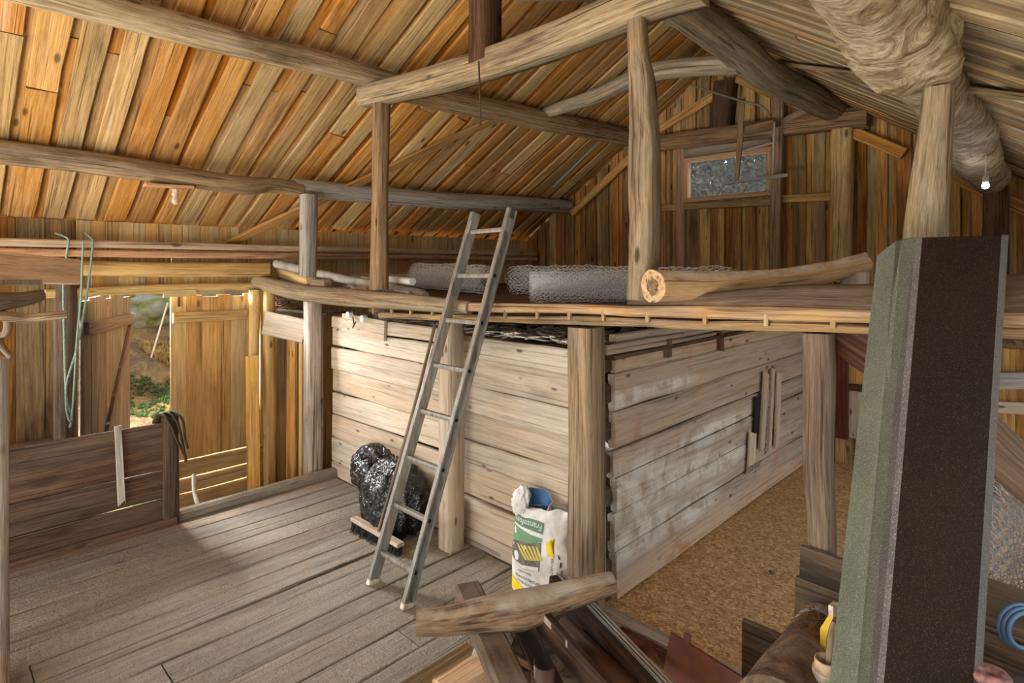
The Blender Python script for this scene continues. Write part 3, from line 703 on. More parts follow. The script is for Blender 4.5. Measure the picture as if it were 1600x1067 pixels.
# ------------------------------------------------------------------ left wall
LX = -6.0
wl = MB()
def vboard_run(mb, x, y0, y1, z0f, z1f, wmin=.13, wmax=.19, jit=.004, t=.024):
    yy = y0
    while yy < y1-.02:
        w = min(R.uniform(wmin, wmax), y1-yy)
        yc = yy+w/2
        mb.plank((x+R.uniform(-.004, .004), yc, z0f), (x+R.uniform(-.004, .004), yc, z1f), w-.0015, t, Y1, segs=8, jit=jit)
        yy += w
vboard_run(wl, LX, .93, 2.55, 1.78, 2.38, .08, .13)
vboard_run(wl, LX, 2.45, 6.6, -.4, 2.38)
struct(wl.build('wall_left', 'door'))
wl = MB(); vboard_run(wl, LX, -1.5, .93, -.4, 2.38); vboard_run(wl, LX-.02, -1.58, .93, -.4, 2.3, .16, .19)
struct(wl.build('wall_left_boards', 'wallold'))
wl = MB()
for z0, z1 in ((-.36, -.14), (-.13, .0), (.01, .17)):
    wl.plank((LX+.0, 1.5, (z0+z1)/2), (LX+.0, 2.52, (z0+z1)/2), z1-z0-.004, .05, Z1, segs=8, jit=.01)
struct(wl.build('wall_left_sill', 'door'))
# jamb post, rail
one_tube('door_post', 'dark', 'dark round post at the hinge side of the open barn door', 'post', [V((-5.93, .86, -.34)), V((-5.93, .85, 1.0)), V((-5.93, .85, 2.0))], [.085, .08, .08], n=14, rough=.06, sub=6)
one_plank('wall_rail', 'dark', 'low horizontal rail on the wall boards left of the dark door post', 'rail', V((-5.96, -.2, .55)), V((-5.96, .78, .55)), .1, .05, Z1, jit=.006)
one_tube('lintel_log', 'yellow', 'squared yellow wall log above the barn door', 'beam', [V((-5.92, .6, 1.99)), V((-5.92, 1.5, 1.965)), V((-5.92, 2.5, 1.96))], [.068, .072, .075], n=12, rough=.05, square=.7, sub=6)
one_tube('lintel_log', 'yellow', 'thin wavy lintel directly over the barn door opening', 'beam', [V((-5.93, .72, 1.775)), V((-5.93, 1.5, 1.79)), V((-5.93, 2.48, 1.8))], [.036, .045, .036], n=12, rough=.14, square=.5, sub=8)
one_plank('nailed_board', 'yellow', 'short board nailed on the thin lintel above the closed door leaf', 'board', onX(255, 459, -5.895), onX(306, 457, -5.895), .06, .025, Z1, jit=.004)
# door leaf closed
dr = thing('door_1', 'closed yellow board door leaf beside the opening, with one cross batten', 'door', (LX, 2.0, .18)); dr['kind'] = 'structure'
b = MB(); yy = 1.635
tops = [1.735, 1.72, 1.70, 1.715, 1.70, 1.72, 1.73]
k = 0
while yy < 2.33:
    w = min(R.uniform(.105, .14), 2.345-yy)
    b.plank((LX, yy+w/2, .18), (LX, yy+w/2, tops[k % 7]), w+.001, .026, Y1, segs=8, jit=.002); yy += w; k += 1
b.build('door_boards', 'door', dr)
b = MB(); b.plank(onX(270, 497, -5.965), onX(386, 491, -5.965), .095, .04, Z1, segs=6, jit=.004); b.build('door_batten', 'yellow', dr)
b = MB(); b.plank(V((-5.975, 1.7, 1.735)), V((-5.975, 1.7, 1.62)), .02, .012, Y1, segs=2); b.build('door_hook', 'darkmetal', dr)
# open leaf
dr = thing('door_2', 'open dark board door leaf swung outside, with a diagonal brace', 'door', (-6.02, .97, -.1)); dr['kind'] = 'structure'
h0, h1 = V((-6.03, .97, 0)), V((-6.93, 1.52, 0)); dv = (h1-h0); L = dv.length; dv.normalize(); nv = V((dv.y, -dv.x, 0))
if nv.dot(V((6.4, -1.2, 0))) < 0: nv = -nv
b = MB(); q = 0
while q < L-.03:
    w = min(R.uniform(.12, .17), L-q); c = h0+dv*(q+w/2)
    b.plank(c+V((0, 0, -.1)), c+V((0, 0, 1.7+R.uniform(-.03, .03))), w-.003, .026, dv, segs=8, jit=.003); q += w
b.build('door_boards', 'leafold', dr)
for (za, zb, qa, qb) in ((1.46, 1.46, .03, L-.03), (.15, .15, .03, L-.03), (.22, 1.4, .3, L-.05)):
    b = MB(); b.plank(h0+dv*qa+nv*.03+V((0, 0, za)), h0+dv*qb+nv*.03+V((0, 0, zb)), .11 if za == zb else .07, .03, Z1, segs=4, jit=.003)
    b.build('door_batten' if za == zb else 'door_brace', 'leafold', dr)
# outside hillside
hm = MB(); nx, ny = 60, 60; vs, fs = [], []
for i in range(nx+1):
    for j in range(ny+1):
        xx = -6.3-18*(i/nx)**1.5; yy = -6+16*j/ny
        dd = -xx-6.3
        z = -.42+.23*dd+.012*dd*dd+(.16*noise.noise(V((xx*1.1, yy*1.1, 0)))+.07*noise.noise(V((xx*3.1, yy*3.1, 5))))*min(1, dd*.8)
        vs.append((xx, yy, z))
for i in range(nx):
    for j in range(ny):
        a = i*(ny+1)+j; fs.append((a, a+1, a+ny+2, a+ny+1))
hm.add(vs, fs, smooth=True)
struct(hm.build('ground', 'hill'))
def hill_z(xx, yy):
    dd = -xx-6.3
    return -.42+.23*dd+.012*dd*dd+(.16*noise.noise(V((xx*1.1, yy*1.1, 0)))+.07*noise.noise(V((xx*3.1, yy*3.1, 5))))*min(1, dd*.8)
gp = MB(); gp.hexa([(-40, -40, -.6), (40, -40, -.6), (40, 40, -.6), (-40, 40, -.6)], [(-40, -40, -.5), (40, -40, -.5), (40, 40, -.5), (-40, 40, -.5)])
struct(gp.build('ground_plain', 'bounceground'))
def tufts(name, mat, lab, cx, n, h, spread, keep):
    b = MB()
    for _ in range(n):
        if keep == 'near':
            t = R.random(); d = R.uniform(7.2, 8.3)
        else: d = R.uniform(8.3, 11)
        px = R.uniform(185, 300)
        p = ray(px, 415); xx, yy = p.x*d, p.y*d
        if xx > -7.05: continue
        z = hill_z(xx, yy)
        if keep != 'near' and noise.noise(V((xx*1.6, yy*1.6, 8))) < .05: continue
        for q in range(12):
            a = R.uniform(0, 6.28); l = h*R.uniform(.6, 1.3); lean = R.uniform(.2, .9)
            e = V((math.cos(a), math.sin(a), 0)); s = V((-math.sin(a), math.cos(a), 0))*.005
            p0 = V((xx, yy, z-.02)); p1 = p0+e*l*lean*.5+Z1*l*.7; p2 = p0+e*l*lean+Z1*l*(1-lean*.5)
            b.add([p0-s, p0+s, p1+s*.7, p1-s*.7, p2], [(0, 1, 2, 3), (3, 2, 4)])
    o = tag(b.build(name, mat), lab, 'grass'); o['kind'] = 'stuff'
tufts('dry_grass', 'tuft', 'dry straw coloured grass on the hillside outside the open door', 0, 1500, .15, 0, 'far')
tufts('green_grass', 'grass', 'fresh green grass just outside the open barn door', 0, 700, .06, 0, 'near')
def lump(mb, c, r, amp, fr, sub=3, sq=(1, 1, 1), mi=0):
    import bmesh
    bm = bmesh.new(); bmesh.ops.create_icosphere(bm, subdivisions=sub, radius=1)
    k = R.random()*50
    vs = []
    for v in bm.verts:
        n = v.co.normalized(); q = 1+amp*noise.noise(n*fr+V((k, k, k)))+amp*.5*noise.noise(n*fr*2.3+V((k, 0, k)))
        vs.append(V(c)+V((n.x*r*sq[0]*q, n.y*r*sq[1]*q, n.z*r*sq[2]*q)))
    fs = [tuple(x.index for x in f.verts) for f in bm.faces]; bm.free()
    mb.add(vs, fs, None, None, mi, True)
for (px, d, r, lab) in ((232, 9.9, .4, 'large mossy boulder on the hillside seen through the open door'), (262, 10.5, .3, 'yellow mossy rock higher up behind the large boulder')):
    p = ray(px, 415); xx, yy = p.x*d, p.y*d
    b = MB(); lump(b, (xx, yy, hill_z(xx, yy)+r*.35), r, .4, 1.6, 4, (1, 1, .8)); tag(b.build('boulder', 'rock'), lab, 'rock')
d = 8.8; p = ray(236, 415); a0 = V((p.x*d, p.y*d, 0)); a0.z = hill_z(a0.x, a0.y)-.02
p = ray(262, 415); a1 = V((p.x*d, p.y*d, a0.z+.85))
one_tube('leaning_pole', 'birchpole', 'thin white pole leaning on the hillside outside the door', 'pole', [a0, a1], [.014, .012], n=8)

# trees outside the gable window
for k, (xx, yy, h, r, mt, lab) in enumerate(((-7.6, 14.2, 5.2, 1.5, 'leaf', 'dense dull green tree left in the view through the gable window'), (-6.1, 13.2, 4.7, 1.3, 'leaf2', 'olive thin tree in the middle of the gable window view'), (-4.9, 13.6, 5.3, 1.35, 'leaf', 'green bushy tree right in the view through the gable window'), (-6.6, 17.5, 6.2, 2.4, 'leaf', 'tall tree farthest behind the others beyond the gable window'))):
    t = thing('tree', lab, 'tree', (xx, yy, -.5), 'trees beyond the gable window')
    b = MB(); b.tube([V((xx, yy, -.5)), V((xx+.1, yy, h*.5)), V((xx, yy, h*.9))], [.1, .07, .03], n=8, rough=.1, sub=3)
    for q in range(9):
        a = R.uniform(0, 6.28); z = R.uniform(.25, .8)*h; e = V((math.cos(a), math.sin(a), .5))*r*.8
        b.tube([V((xx, yy, z)), V((xx, yy, z))+e], [.03, .012], n=6)
    b.build('trunk', 'trunk', t)
    b = MB()
    for q in range(9000):
        n = V((R.gauss(0, 1), R.gauss(0, 1), R.gauss(0, 1))).normalized()*(R.random()**.45)
        c = V((xx+n.x*r, yy+n.y*r, h*.62+n.z*h*.42))
        if noise.noise(c*1.2) < -.3: continue
        a = V((R.gauss(0, 1), R.gauss(0, 1), R.gauss(0, 1))).normalized(); s = a.orthogonal().normalized()
        q1 = R.uniform(.05, .1)
        b.add([c-a*q1, c+s*q1*.5, c+a*q1, c-s*q1*.5], [(0, 1, 2, 3)])
    b.build('foliage', mt, t)

# ------------------------------------------------------------------ corner by the stall
one_tube('corner_post', 'yellow', 'wavy yellow post at the corner right of the closed door leaf', 'post', [V((-5.86, 2.35, -.34)), V((-5.87, 2.34, .8)), V((-5.86, 2.35, 1.76))], [.052, .046, .052], n=14, rough=.08, square=.4, sub=8)
one_plank('leaning_board', 'yellow', 'smooth yellow board leaning upright against the corner post', 'board', onX(397, 775, -5.55), onX(394, 556, -5.75), .12, .022, V((.5, .8, 0)), segs=6)
one_tube('doorway_post', 'yellow', 'split pale jamb left of the narrow dark doorway', 'post', [V((-5.73, 2.44, -.34)), V((-5.74, 2.44, 1.75))], [.05, .048], n=12, rough=.06, square=.8, sub=8)
one_plank('doorway_header', 'crib', 'wide pale board over the narrow doorway beside the stall', 'board', onX(413, 504, -5.68), onY(476, 518, 2.62), .23, .03, Z1, segs=6, jit=.006)
one_plank('doorway_plank', 'roof', 'brown plank standing in the narrow doorway beside the stall', 'plank', V((-5.56, 2.58, -.33)), V((-5.53, 2.58, 1.44)), .17, .03, X1, segs=8, jit=.004)
one_plank('doorway_plank', 'door', 'narrow strip standing right of the brown plank in the doorway', 'plank', V((-5.42, 2.62, -.33)), V((-5.41, 2.62, 1.44)), .05, .04, X1, segs=8, jit=.004)
b = MB()
for _ in range(260):
    c = atD(R.uniform(428, 474), 470, R.uniform(5.85, 6.05)); a = R.uniform(0, 6.28); e = V((math.cos(a), math.sin(a)*.6, R.uniform(-.4, .6)))*R.uniform(.03, .08)
    c.z = 1.575+R.random()*.09
    m = c+e+V((0, 0, .02)); b.tube([c-e, c, m], .0028, n=4, caps=False)
o = tag(b.build('hay', 'hay'), 'dry hay heap stuffed over the narrow doorway', 'hay'); o['kind'] = 'stuff'
one_plank('hay_shelf', 'dark', 'thin dark shelf board carrying the hay over the doorway', 'board', V((-5.8, 2.66, 1.55)), V((-5.15, 2.84, 1.54)), .25, .02, Y1, segs=6, jit=.006)
one_tube('beam_end', 'yellow', 'squared beam end on the loft corner behind the short grey post', 'beam', [onY(402, 413, 2.7), onY(440, 424, 2.66), onY(486, 441, 2.62)], [.06, .055, .05], n=12, rough=.05, square=.8, sub=4)

# threshold
one_plank('floor_edge_beam', 'floor', 'raised edge timber along the left side of the plank floor', 'beam', V((-5.06, 1.42, .03)), V((-5.06, 2.84, .03)), .09, .09, X1, segs=14, jit=.01, bev=.02)
# partition
pt = thing('plank_partition', 'low dark plank partition with one end post at the left floor edge', 'partition', (-5.04, .8, 0))
for (z0, z1) in ((.005, .2), (.205, .42), (.425, .6), (.605, .81)):
    b = MB(); b.plank((-5.05, -1.2, (z0+z1)/2), (-5.05, 1.36, (z0+z1)/2-(.02 if z1 > .8 else 0)), z1-z0-.004, .035, Z1, segs=10, jit=.006)
    b.build('plank', 'partition', pt)
b = MB(); b.tube([V((-5.04, 1.37, 0)), V((-5.04, 1.37, .83))], [.058, .055], n=12, square=.9, rough=.04, sub=4); b.build('end_post', 'partition', pt)
b = MB(); b.plank((-4.99, -1.2, .025), (-4.99, 1.4, .025), .05, .06, X1, segs=8, jit=.006); b.build('base_rail', 'dark', pt)
b = MB(); b.plank(onX(184, 668, -5.01), onX(190, 787, -5.0), .045, .018, Y1, segs=6, jit=.004, jend=.05); o = b.build('nailed_batten', 'graybeam', pt); o['label'] = 'pale grey nailed batten'
st = MB()
for k, (dy, ln) in enumerate(((-.05, .3), (.0, .36), (.04, .26))):
    pts = [V((-5.1, 1.33+dy, .66)), V((-5.09, 1.34+dy, .8)), V((-5.045, 1.36+dy, .855)), V((-4.97, 1.4+dy, .8)), V((-4.955, 1.43+dy*.6, .65)), V((-4.955, 1.46+dy*.3, .84-ln))]
    st.tube(pts, .028, n=8, flat=.3, sub=5, updir=(1, 0, .2), rough=.1)
tag(st.build('hanging_strap', 'strap'), 'worn brown straps hung over the partition end post', 'strap')
one_tube('stick', 'birchpole', 'pale curved stick propped against the low wall behind the floor edge', 'stick', [onX(303, 741, -5.5), onX(304, 770, -5.42), onX(312, 798, -5.3), onX(316, 830, -5.22)], [.018, .018, .017, .016], n=8, sub=3)

# ropes
def rope(name, lab, pts): one_tube(name, 'rope', lab, 'rope', pts, .008, n=6, sub=5)
rope('hanging_rope', 'pale green rope hung over the eave timber behind the sawn plank', [onX(86, 372, -5.88)+V((0, 0, .04)), onX(104, 371, -5.8), onX(107, 378, -5.77), onX(103, 405, -5.77), onX(99, 450, -5.77), onX(100, 520, -5.77), onX(102, 590, -5.77), onX(104, 625, -5.77), onX(112, 650, -5.77), onX(109, 668, -5.77)])
rope('hanging_rope', 'pale green rope loop hung over the eave timber in the open doorway', [onX(133, 371, -5.88)+V((0, 0, .04)), onX(142, 372, -5.8), onX(145, 380, -5.77), onX(141, 420, -5.76), onX(134, 470, -5.76), onX(121, 540, -5.76), onX(106, 590, -5.76), onX(103, 610, -5.76), onX(104, 640, -5.76), onX(111, 657, -5.76), onX(116, 600, -5.75), onX(120, 530, -5.75), onX(126, 470, -5.75), onX(129, 400, -5.75), onX(130, 378, -5.76)])
# near left things
one_tube('near_post', 'graybeam', 'pale wavy post cut by the left edge of the picture', 'post', [V((0, 0, 0))+onZ(-14, 1160, 0), atD(-9, 1000, 2.85), atD(-9, 800, 2.85), atD(-11, 700, 2.85), atD(-8, 560, 2.85)], [.06, .058, .055, .06, .058], n=12, rough=.08, sub=6)
pl = thing('sawn_plank', 'reddish sawn plank end jutting in at the upper left with a metal strip', 'plank', atD(40, 440, 3.0))
b = MB(); b.plank(atD(-70, 412, 2.6), atD(119, 425, 3.5), .152, .05, Z1, segs=8, jit=.002); b.build('board', 'fresh2', pl)
b = MB(); b.plank(atD(-60, 441, 2.63)+V((.03, 0, 0)), atD(60, 441, 3.16)+V((.03, 0, 0)), .028, .03, Z1, segs=2); b.build('metal_strip', 'alu', pl)
one_tube('plank_hanger', 'darkmetal', 'iron rod carrying the sawn plank from the roof out of the picture', 'rod', [atD(-66, 412, 2.62), atD(-66, 412, 2.62)+V((0, 0, 1.0))], .01, n=8)
one_tube('driftwood_branch', 'prop', 'thick dark branch end sticking in at the left above the thin branch', 'branch', [atD(-60, 475, 2.6), atD(0, 471, 2.75), atD(35, 468, 2.85), atD(64, 461, 2.95)], [.05, .042, .036, .03], n=10, rough=.15, sub=5)
one_tube('driftwood_branch', 'beam', 'thin brown branch pointing right in front of the dark door post', 'branch', [atD(-60, 500, 2.6), atD(0, 494, 2.7), atD(40, 497, 2.8), atD(75, 494, 2.85), atD(104, 491, 2.9)], [.026, .022, .022, .02, .019], n=10, rough=.12, sub=5)
one_tube('root_hook', 'prop', 'twisted dark root hanging from the thin branch at the left edge', 'root', [atD(-12, 488, 2.74), atD(6, 490, 2.76), atD(13, 505, 2.76), atD(10, 520, 2.76), atD(-1, 527, 2.76), atD(0, 538, 2.74), atD(8, 548, 2.74), atD(18, 559, 2.74)], [.016, .018, .018, .017, .016, .016, .014, .012], n=8, rough=.15, sub=4)
# bulb fixture
fx = thing('bulb_fixture', 'bare light bulb in a socket on a small board under the left roof log', 'lamp', onX(275, 292, -5.2))
b = MB(); b.plank(onX(226, 289, -5.2), onX(300, 293, -5.2), .1, .022, X1, segs=4); b.build('mount_board', 'fresh', fx)
c = onX(274, 296, -5.2)
b = MB(); b.tube([c+V((0, 0, -.0)), c+V((0, 0, -.05))], .026, n=14); b.build('socket', 'whiteplastic', fx)
b = MB(); b.tube([c+V((0, 0, -.045)), c+V((0, 0, -.06)), c+V((0, 0, -.085)), c+V((0, 0, -.11)), c+V((0, 0, -.125))], [.014, .02, .03, .026, .008], n=14, sub=3); b.build('bulb', 'bulb', fx)
# lit lamp at birch end
c = onY(1540, 290, 4.6)
lp = thing('lit_lamp', 'tiny brilliant white lamp under the far end of the bark covered log', 'lamp', c)
b = MB(); lump(b, c, .019, 0, 1, 3); b.build('bulb', 'lamp', lp)
b = MB(); b.tube([c+V((0, 0, .02)), c+V((0, 0, .06)), c+V((0, 0, .065)), V((c.x, c.y, 2.7))], [.016, .016, .004, .004], n=10); b.build('socket', 'whiteplastic', lp)
# ------------------------------------------------------------------ plank stall
cs = thing('plank_stall', 'big pale stall of wide knotty planks under the loft, partly whitewashed', 'stall', (-3.5, 4.5, 0))
def course(mb, seams, p0, p1, inward, t=.05, jit=.009, endjit=.03):
    for a, b in zip(seams[:-1], seams[1:]):
        h = a-b; zc = (a+b)/2
        d = (p1-p0).normalized()
        q0 = p0+d*R.uniform(0, endjit); q1 = p1-d*R.uniform(0, endjit)
        off = inward*R.uniform(-.006, .006)
        mb.plank(q0+V((0, 0, zc+R.uniform(-.008, .008)))+off, q1+V((0, 0, zc+R.uniform(-.012, .012)))+off, h-.006, t, Z1, segs=16, jit=jit, bev=.01, jend=.01)
b = MB()
course(b, [1.52, 1.4, 1.23, 1.01, .79, .58, .355, .12, -.02], V((-5.14, 2.81, 0)), V((-3.3, 2.81, 0)), Y1, jit=.01)
course(b, [1.5, 1.34, 1.13, .93, .73, .57, .33, .1, -.02], V((-3.3, 2.81, 0)), V((-2.16, 2.81, 0)), Y1, jit=.011)
b.build('front_wall', 'crib', cs)
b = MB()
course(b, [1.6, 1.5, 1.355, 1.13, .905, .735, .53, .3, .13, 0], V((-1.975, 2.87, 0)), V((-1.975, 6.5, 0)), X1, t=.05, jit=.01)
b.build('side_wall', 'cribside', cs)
b = MB()
course(b, [1.4, 1.15, .9, .65, .4, .15, -.35], V((-5.1, 2.86, 0)), V((-5.1, 6.5, 0)), X1)
b.build('rear_wall', 'dark', cs)
# log ends at the corner
for k, z in enumerate((1.42, 1.24, 1.02, .82, .63, .42, .2)):
    b = MB(); b.tube([V((-2.14, 2.85, z)), V((-2.02, 2.85, z)), V((-1.98, 2.85, z))], [.075, .07, .055], n=10, rough=.25, freq=14, square=.6, sub=4); b.build('corner_joint', 'dark', cs)
# top cover
b = MB(); x = -5.1
while x < -2.02:
    w = R.uniform(.12, .2); b.plank((x+w/2, 2.82, 1.47+R.uniform(-.01, .01)), (x+w/2, 6.5, 1.47), w-.004, .025, X1, segs=10, jit=.01, jend=.05); x += w
b.build('stall_roof', 'dark', cs)
# hatch boards on the side wall
hx = -1.93
b = MB(); b.plank(onX(1183, 620, hx), onX(1181, 676, hx), .1, .012, Y1, segs=3, jit=.006); b.build('hatch_hole_shade', 'black', cs)  # black board on the wall imitates the dark inside of the hole
for (pa, pb, w) in (((1197, 583), (1190, 702), .1), ((1208, 577), (1202, 704), .05), ((1217, 583), (1213, 698), .09)):
    b = MB(); b.plank(onX(*pa, hx+.02), onX(*pb, hx+.02), w, .022, Y1, segs=5, jit=.006, skew=.3); b.build('hatch_board', 'crib', cs)
b = MB(); b.plank(onX(1176, 676, hx+.012), onX(1173, 738, hx+.012), .13, .02, Y1, segs=4, jit=.006, skew=.2); b.build('hatch_patch', 'crib', cs)
b = MB(); b.plank(onX(1170, 735, hx+.026), onX(1188, 723, hx+.026), .045, .004, Z1, segs=2); o = b.build('metal_patch', 'alu', cs)
for px, py in ((1044, 545), (1126, 534)):
    b = MB(); b.plank(onX(px, py-14, hx-.0), onX(px, py+13, hx-.0), .06, .03, Y1, segs=3, jit=.003); b.build('notch_block', 'dark', cs)
for pa, pb in (((940, 550), (1110, 522)), ((940, 542), (1060, 522))):
    b = MB(); b.plank(onX(*pa, -1.96), onX(*pb, -1.98), .03, .09, Z1, segs=6, jit=.006); b.build('top_rail', 'crib', cs)
# loose bark and litter on top of the stall
b = MB()
for _ in range(900):
    x = R.uniform(-4.9, -2.0); y = 2.9+3.0*R.random()**1.6; a = R.uniform(0, 6.28); l = R.uniform(.05, .2); w = l*R.uniform(.25, .7)
    b.plank(V((x, y, 1.49+R.uniform(0, .03)))-V((math.cos(a), math.sin(a), R.uniform(-.2, .2)))*l/2, V((x, y, 1.5+R.uniform(0, .03)))+V((math.cos(a), math.sin(a), R.uniform(-.2, .2)))*l/2, w, .006, V((-math.sin(a), math.cos(a), R.uniform(-.3, .3))), segs=2, jit=.006)
o = tag(b.build('bark_litter', 'debris'), 'pale loose bark and litter covering the top of the stall', 'litter'); o['kind'] = 'stuff'
# roller bracket
rb = thing('roller_bracket', 'small board with two metal rollers hung at the top of the stall front', 'bracket', onY(570, 540, 2.76))
b = MB(); b.plank(onY(536, 503, 2.765), onY(602, 517, 2.765), .17, .025, Z1, segs=5, jit=.003); b.build('board', 'crib', rb)
for px, py in ((545, 492), (567, 498)):
    c = onY(px, py, 2.72); b = MB()
    b.tube([c+V((0, -.014, 0)), c+V((0, .03, 0))], .03, n=16); b.tube([c+V((0, -.018, 0)), c+V((0, -.012, 0))], .014, n=10); b.build('roller', 'wire', rb)
b = MB(); b.tube([onY(551, 496, 2.72), onY(553, 506, 2.71), onY(551, 512, 2.71), onY(556, 503, 2.71)], .006, n=6, sub=3); b.build('hook', 'darkmetal', rb)
one_plank('floor_strip', 'graybeam', 'grey strip lying on the floor along the foot of the stall front', 'strip', onZ(728, 838, .015), onZ(800, 872, .015), .055, .03, Y1, segs=6, jit=.004)

# ------------------------------------------------------------------ ladder
ld = thing('ladder', 'aluminium ladder leaning against the loft edge', 'ladder', (-2.99, 2.0, 0))
LB0, LB1 = V((-3.16, 2.0, 0.0)), V((-2.877, 2.62, 2.35))
RB0, RB1 = V((-2.82, 2.0, 0.0)), V((-2.56, 2.62, 2.357))
axl = (RB1-RB0).normalized(); sx = (RB0-LB0).normalized(); sx = (sx-axl*sx.dot(axl)).normalized(); ny_ = axl.cross(sx)
def rail(p0, p1, sgn):
    b = MB(); d = .036; w = .026; t = .003
    b.plank(p0-sx*sgn*0, p1-sx*sgn*0, 2*d, t, ny_, segs=3)                      # web
    for q in (-d, d): b.plank(p0+ny_*q+sx*sgn*w/2, p1+ny_*q+sx*sgn*w/2, w, t*1.5, sx, segs=3)
    for q in (-d+.007, d-.007): b.plank(p0+ny_*q+sx*sgn*w, p1+ny_*q+sx*sgn*w, .014, t, ny_, segs=3)
    return b.build('rail', 'alu', ld)
rail(LB0, LB1, -1); rail(RB0, RB1, 1)
for k in range(8):
    q = (.19+.2914*k)/2.357
    a, c = LB0.lerp(LB1, q), RB0.lerp(RB1, q)
    b = MB(); b.tube([a-sx*.004, c+sx*.012], .0165, n=12, square=.5, smooth=False); rg_ = b.build('rung', 'alu', ld)
    b = MB(); b.tube([c+sx*.012, c+sx*.0155], .0125, n=12); b.build('rung_end', 'black', rg_)  # black disc imitates the shade in the hollow rung
for p, sg in ((LB0, -1), (RB0, 1)):
    b = MB(); b.plank(p+sx*sg*.012-axl*.002, p+sx*sg*.012+axl*.03, .08, .034, ny_, segs=2); b.build('foot_cap', 'whiteplastic', ld)
for p, sg in ((LB1, -1), (RB1, 1)):
    c = p+sx*sg*.012
    b = MB(); b.plank(c-axl*.15, c-axl*.06, .082, .034, ny_, segs=2, bev=.01); b.build('top_guide', 'alu', ld)

# broom
br = thing('broom', 'wide broom with black bristles and thin wooden handle behind the ladder', 'broom', (-3.62, 2.32, 0))
h0, h1 = V((-3.92, 2.31, .085)), V((-3.34, 2.33, .07))
b = MB(); b.plank(h0, h1, .06, .028, Y1, segs=5); hd_ = b.build('head', 'crib', br)
b = MB()
for k in range(420):
    q = R.random(); c = h0.lerp(h1, q)+V((0, R.uniform(-.026, .026), -.014)); e = c+V((R.uniform(-.02, .02), R.uniform(-.03, .02), -.068))
    e.z = max(e.z, .001)
    b.tube([c, e], .0028, n=4, caps=False)
bro = b.build('bristles', 'bristle', hd_); bro['kind'] = 'stuff'
b = MB(); b.tube([h0.lerp(h1, .55)+V((0, 0, .01)), V((-3.53, 2.55, .85)), onY(680, 506, 2.75)], .0125, n=10, sub=3); b.build('handle', 'prop', br)

# black bag
import bmesh
def bag_blob(mb, c, sq, r, amp, seed, sub=5, zmin=.003):
    bm = bmesh.new(); bmesh.ops.create_icosphere(bm, subdivisions=sub, radius=1); vs = []
    for v in bm.verts:
        n = v.co.normalized(); s0 = V((seed, seed*2, 0))
        w = 1-abs(noise.noise(V((n.x*2.3, n.y*2.3, n.z*1.1))+s0))*2
        w2 = 1-abs(noise.noise(V((n.x*6, n.y*6, n.z*2.2))+s0*1.7+V((noise.noise(n*3), 0, 0))))*2
        w3 = 1-abs(noise.noise(V((n.x*9, n.y*9, n.z*5))+s0))*2
        q = 1+amp*(.75*w+.4*w2+.06*w3)-amp*.4
        p = V(c)+V((n.x*sq[0], n.y*sq[1], n.z*sq[2]))*r*q
        p.z = max(p.z, zmin+.002*R.random()); vs.append(p)
    fs = [tuple(x.index for x in f.verts) for f in bm.faces]; bm.free()
    mb.add(vs, fs, None, None, 0, True)
b = MB()
bag_blob(b, (-3.72, 2.54, .22), (1.0, .75, 1.0), 0.285, .2, 3.3)
bag_blob(b, (-4.04, 2.56, .36), (1.0, .75, .9), .2, .26, 8.1)
tag(b.build('bin_bag', 'blackbag'), 'shiny black crumpled bin bag slumped behind the ladder', 'bag')
# bottle
bt = thing('plastic_bottle', 'clear plastic bottle with green label lying at the foot of the stall', 'bottle', onZ(538, 738, 0))
c = onZ(536, 737, .04); e = V((.97, .1, 0)).normalized()
b = MB(); b.tube([c-e*.13, c-e*.12, c-e*.02, c+e*.06, c+e*.1, c+e*.12], [.02, .038, .04, .04, .022, .013], n=16, sub=3); bb_ = b.build('bottle_body', 'bottleplastic', bt)
b = MB(); b.tube([c-e*.03, c+e*.04], .0405, n=16); b.build('label_band', 'labelgreen', bb_)
b = MB(); b.tube([c+e*.118, c+e*.135], .015, n=12); b.build('cap', 'baggreen', bt)

# ------------------------------------------------------------------ lime bag
BW, BH = .43, .52
bo = V((-2.325, 2.655, 0)); bang = math.radians(10)
ex, ey = V((math.cos(bang), math.sin(bang), 0)), V((-math.sin(bang), math.cos(bang), 0))
def bag_depth(x, z):
    u = abs(x)/(BW/2); w = z/BH
    f = max(0, 1-u**3.2)**.5*(.35+.65*max(0, 1-max(0, (w-.55)/.45)**2)**.6)
    return .082*f
def crump(x, z):
    r = max(0, (x-.02)/.19)
    top = max(0, z/BH-.75)/.25
    a = .010*(.25+r*1.6+top)
    return a*(1-2*abs(noise.noise(V((x*11+3, z*8, 2.2)))))+a*.5*noise.noise(V((x*25, z*21, 7)))
def bx(x, z):  # side outline
    w = z/BH
    s = 1-.10*max(0, (w-.45))*(1 if x > 0 else .35)-.02*math.sin(w*9+1)
    if x > 0: s -= .09*math.exp(-((w-.68)/.09)**2)
    return x*s-.03*(w-.5)*(0 if x < 0 else 0)
def bz(x, z):
    w = z/BH
    return z*(1+.06*(x/(BW/2))*w)+(.012*noise.noise(V((x*14, 4, 1))) if w > .9 else 0)
def bpt(x, z, off=0.0, back=False):
    y = bag_depth(x, z)+crump(x, z)*(1 if not back else .5)
    xx = bx(x, z)
    lean = .03*(z/BH)
    return bo+ex*xx+ey*((y if back else -(y+off))+lean*1.0)+Z1*max(.002, bz(x, z))
lb = thing('lime_sack', 'opened white lime sack with green picture standing upside down by the stall corner', 'sack', bo)
mb = MB(); nx, nz = 44, 48
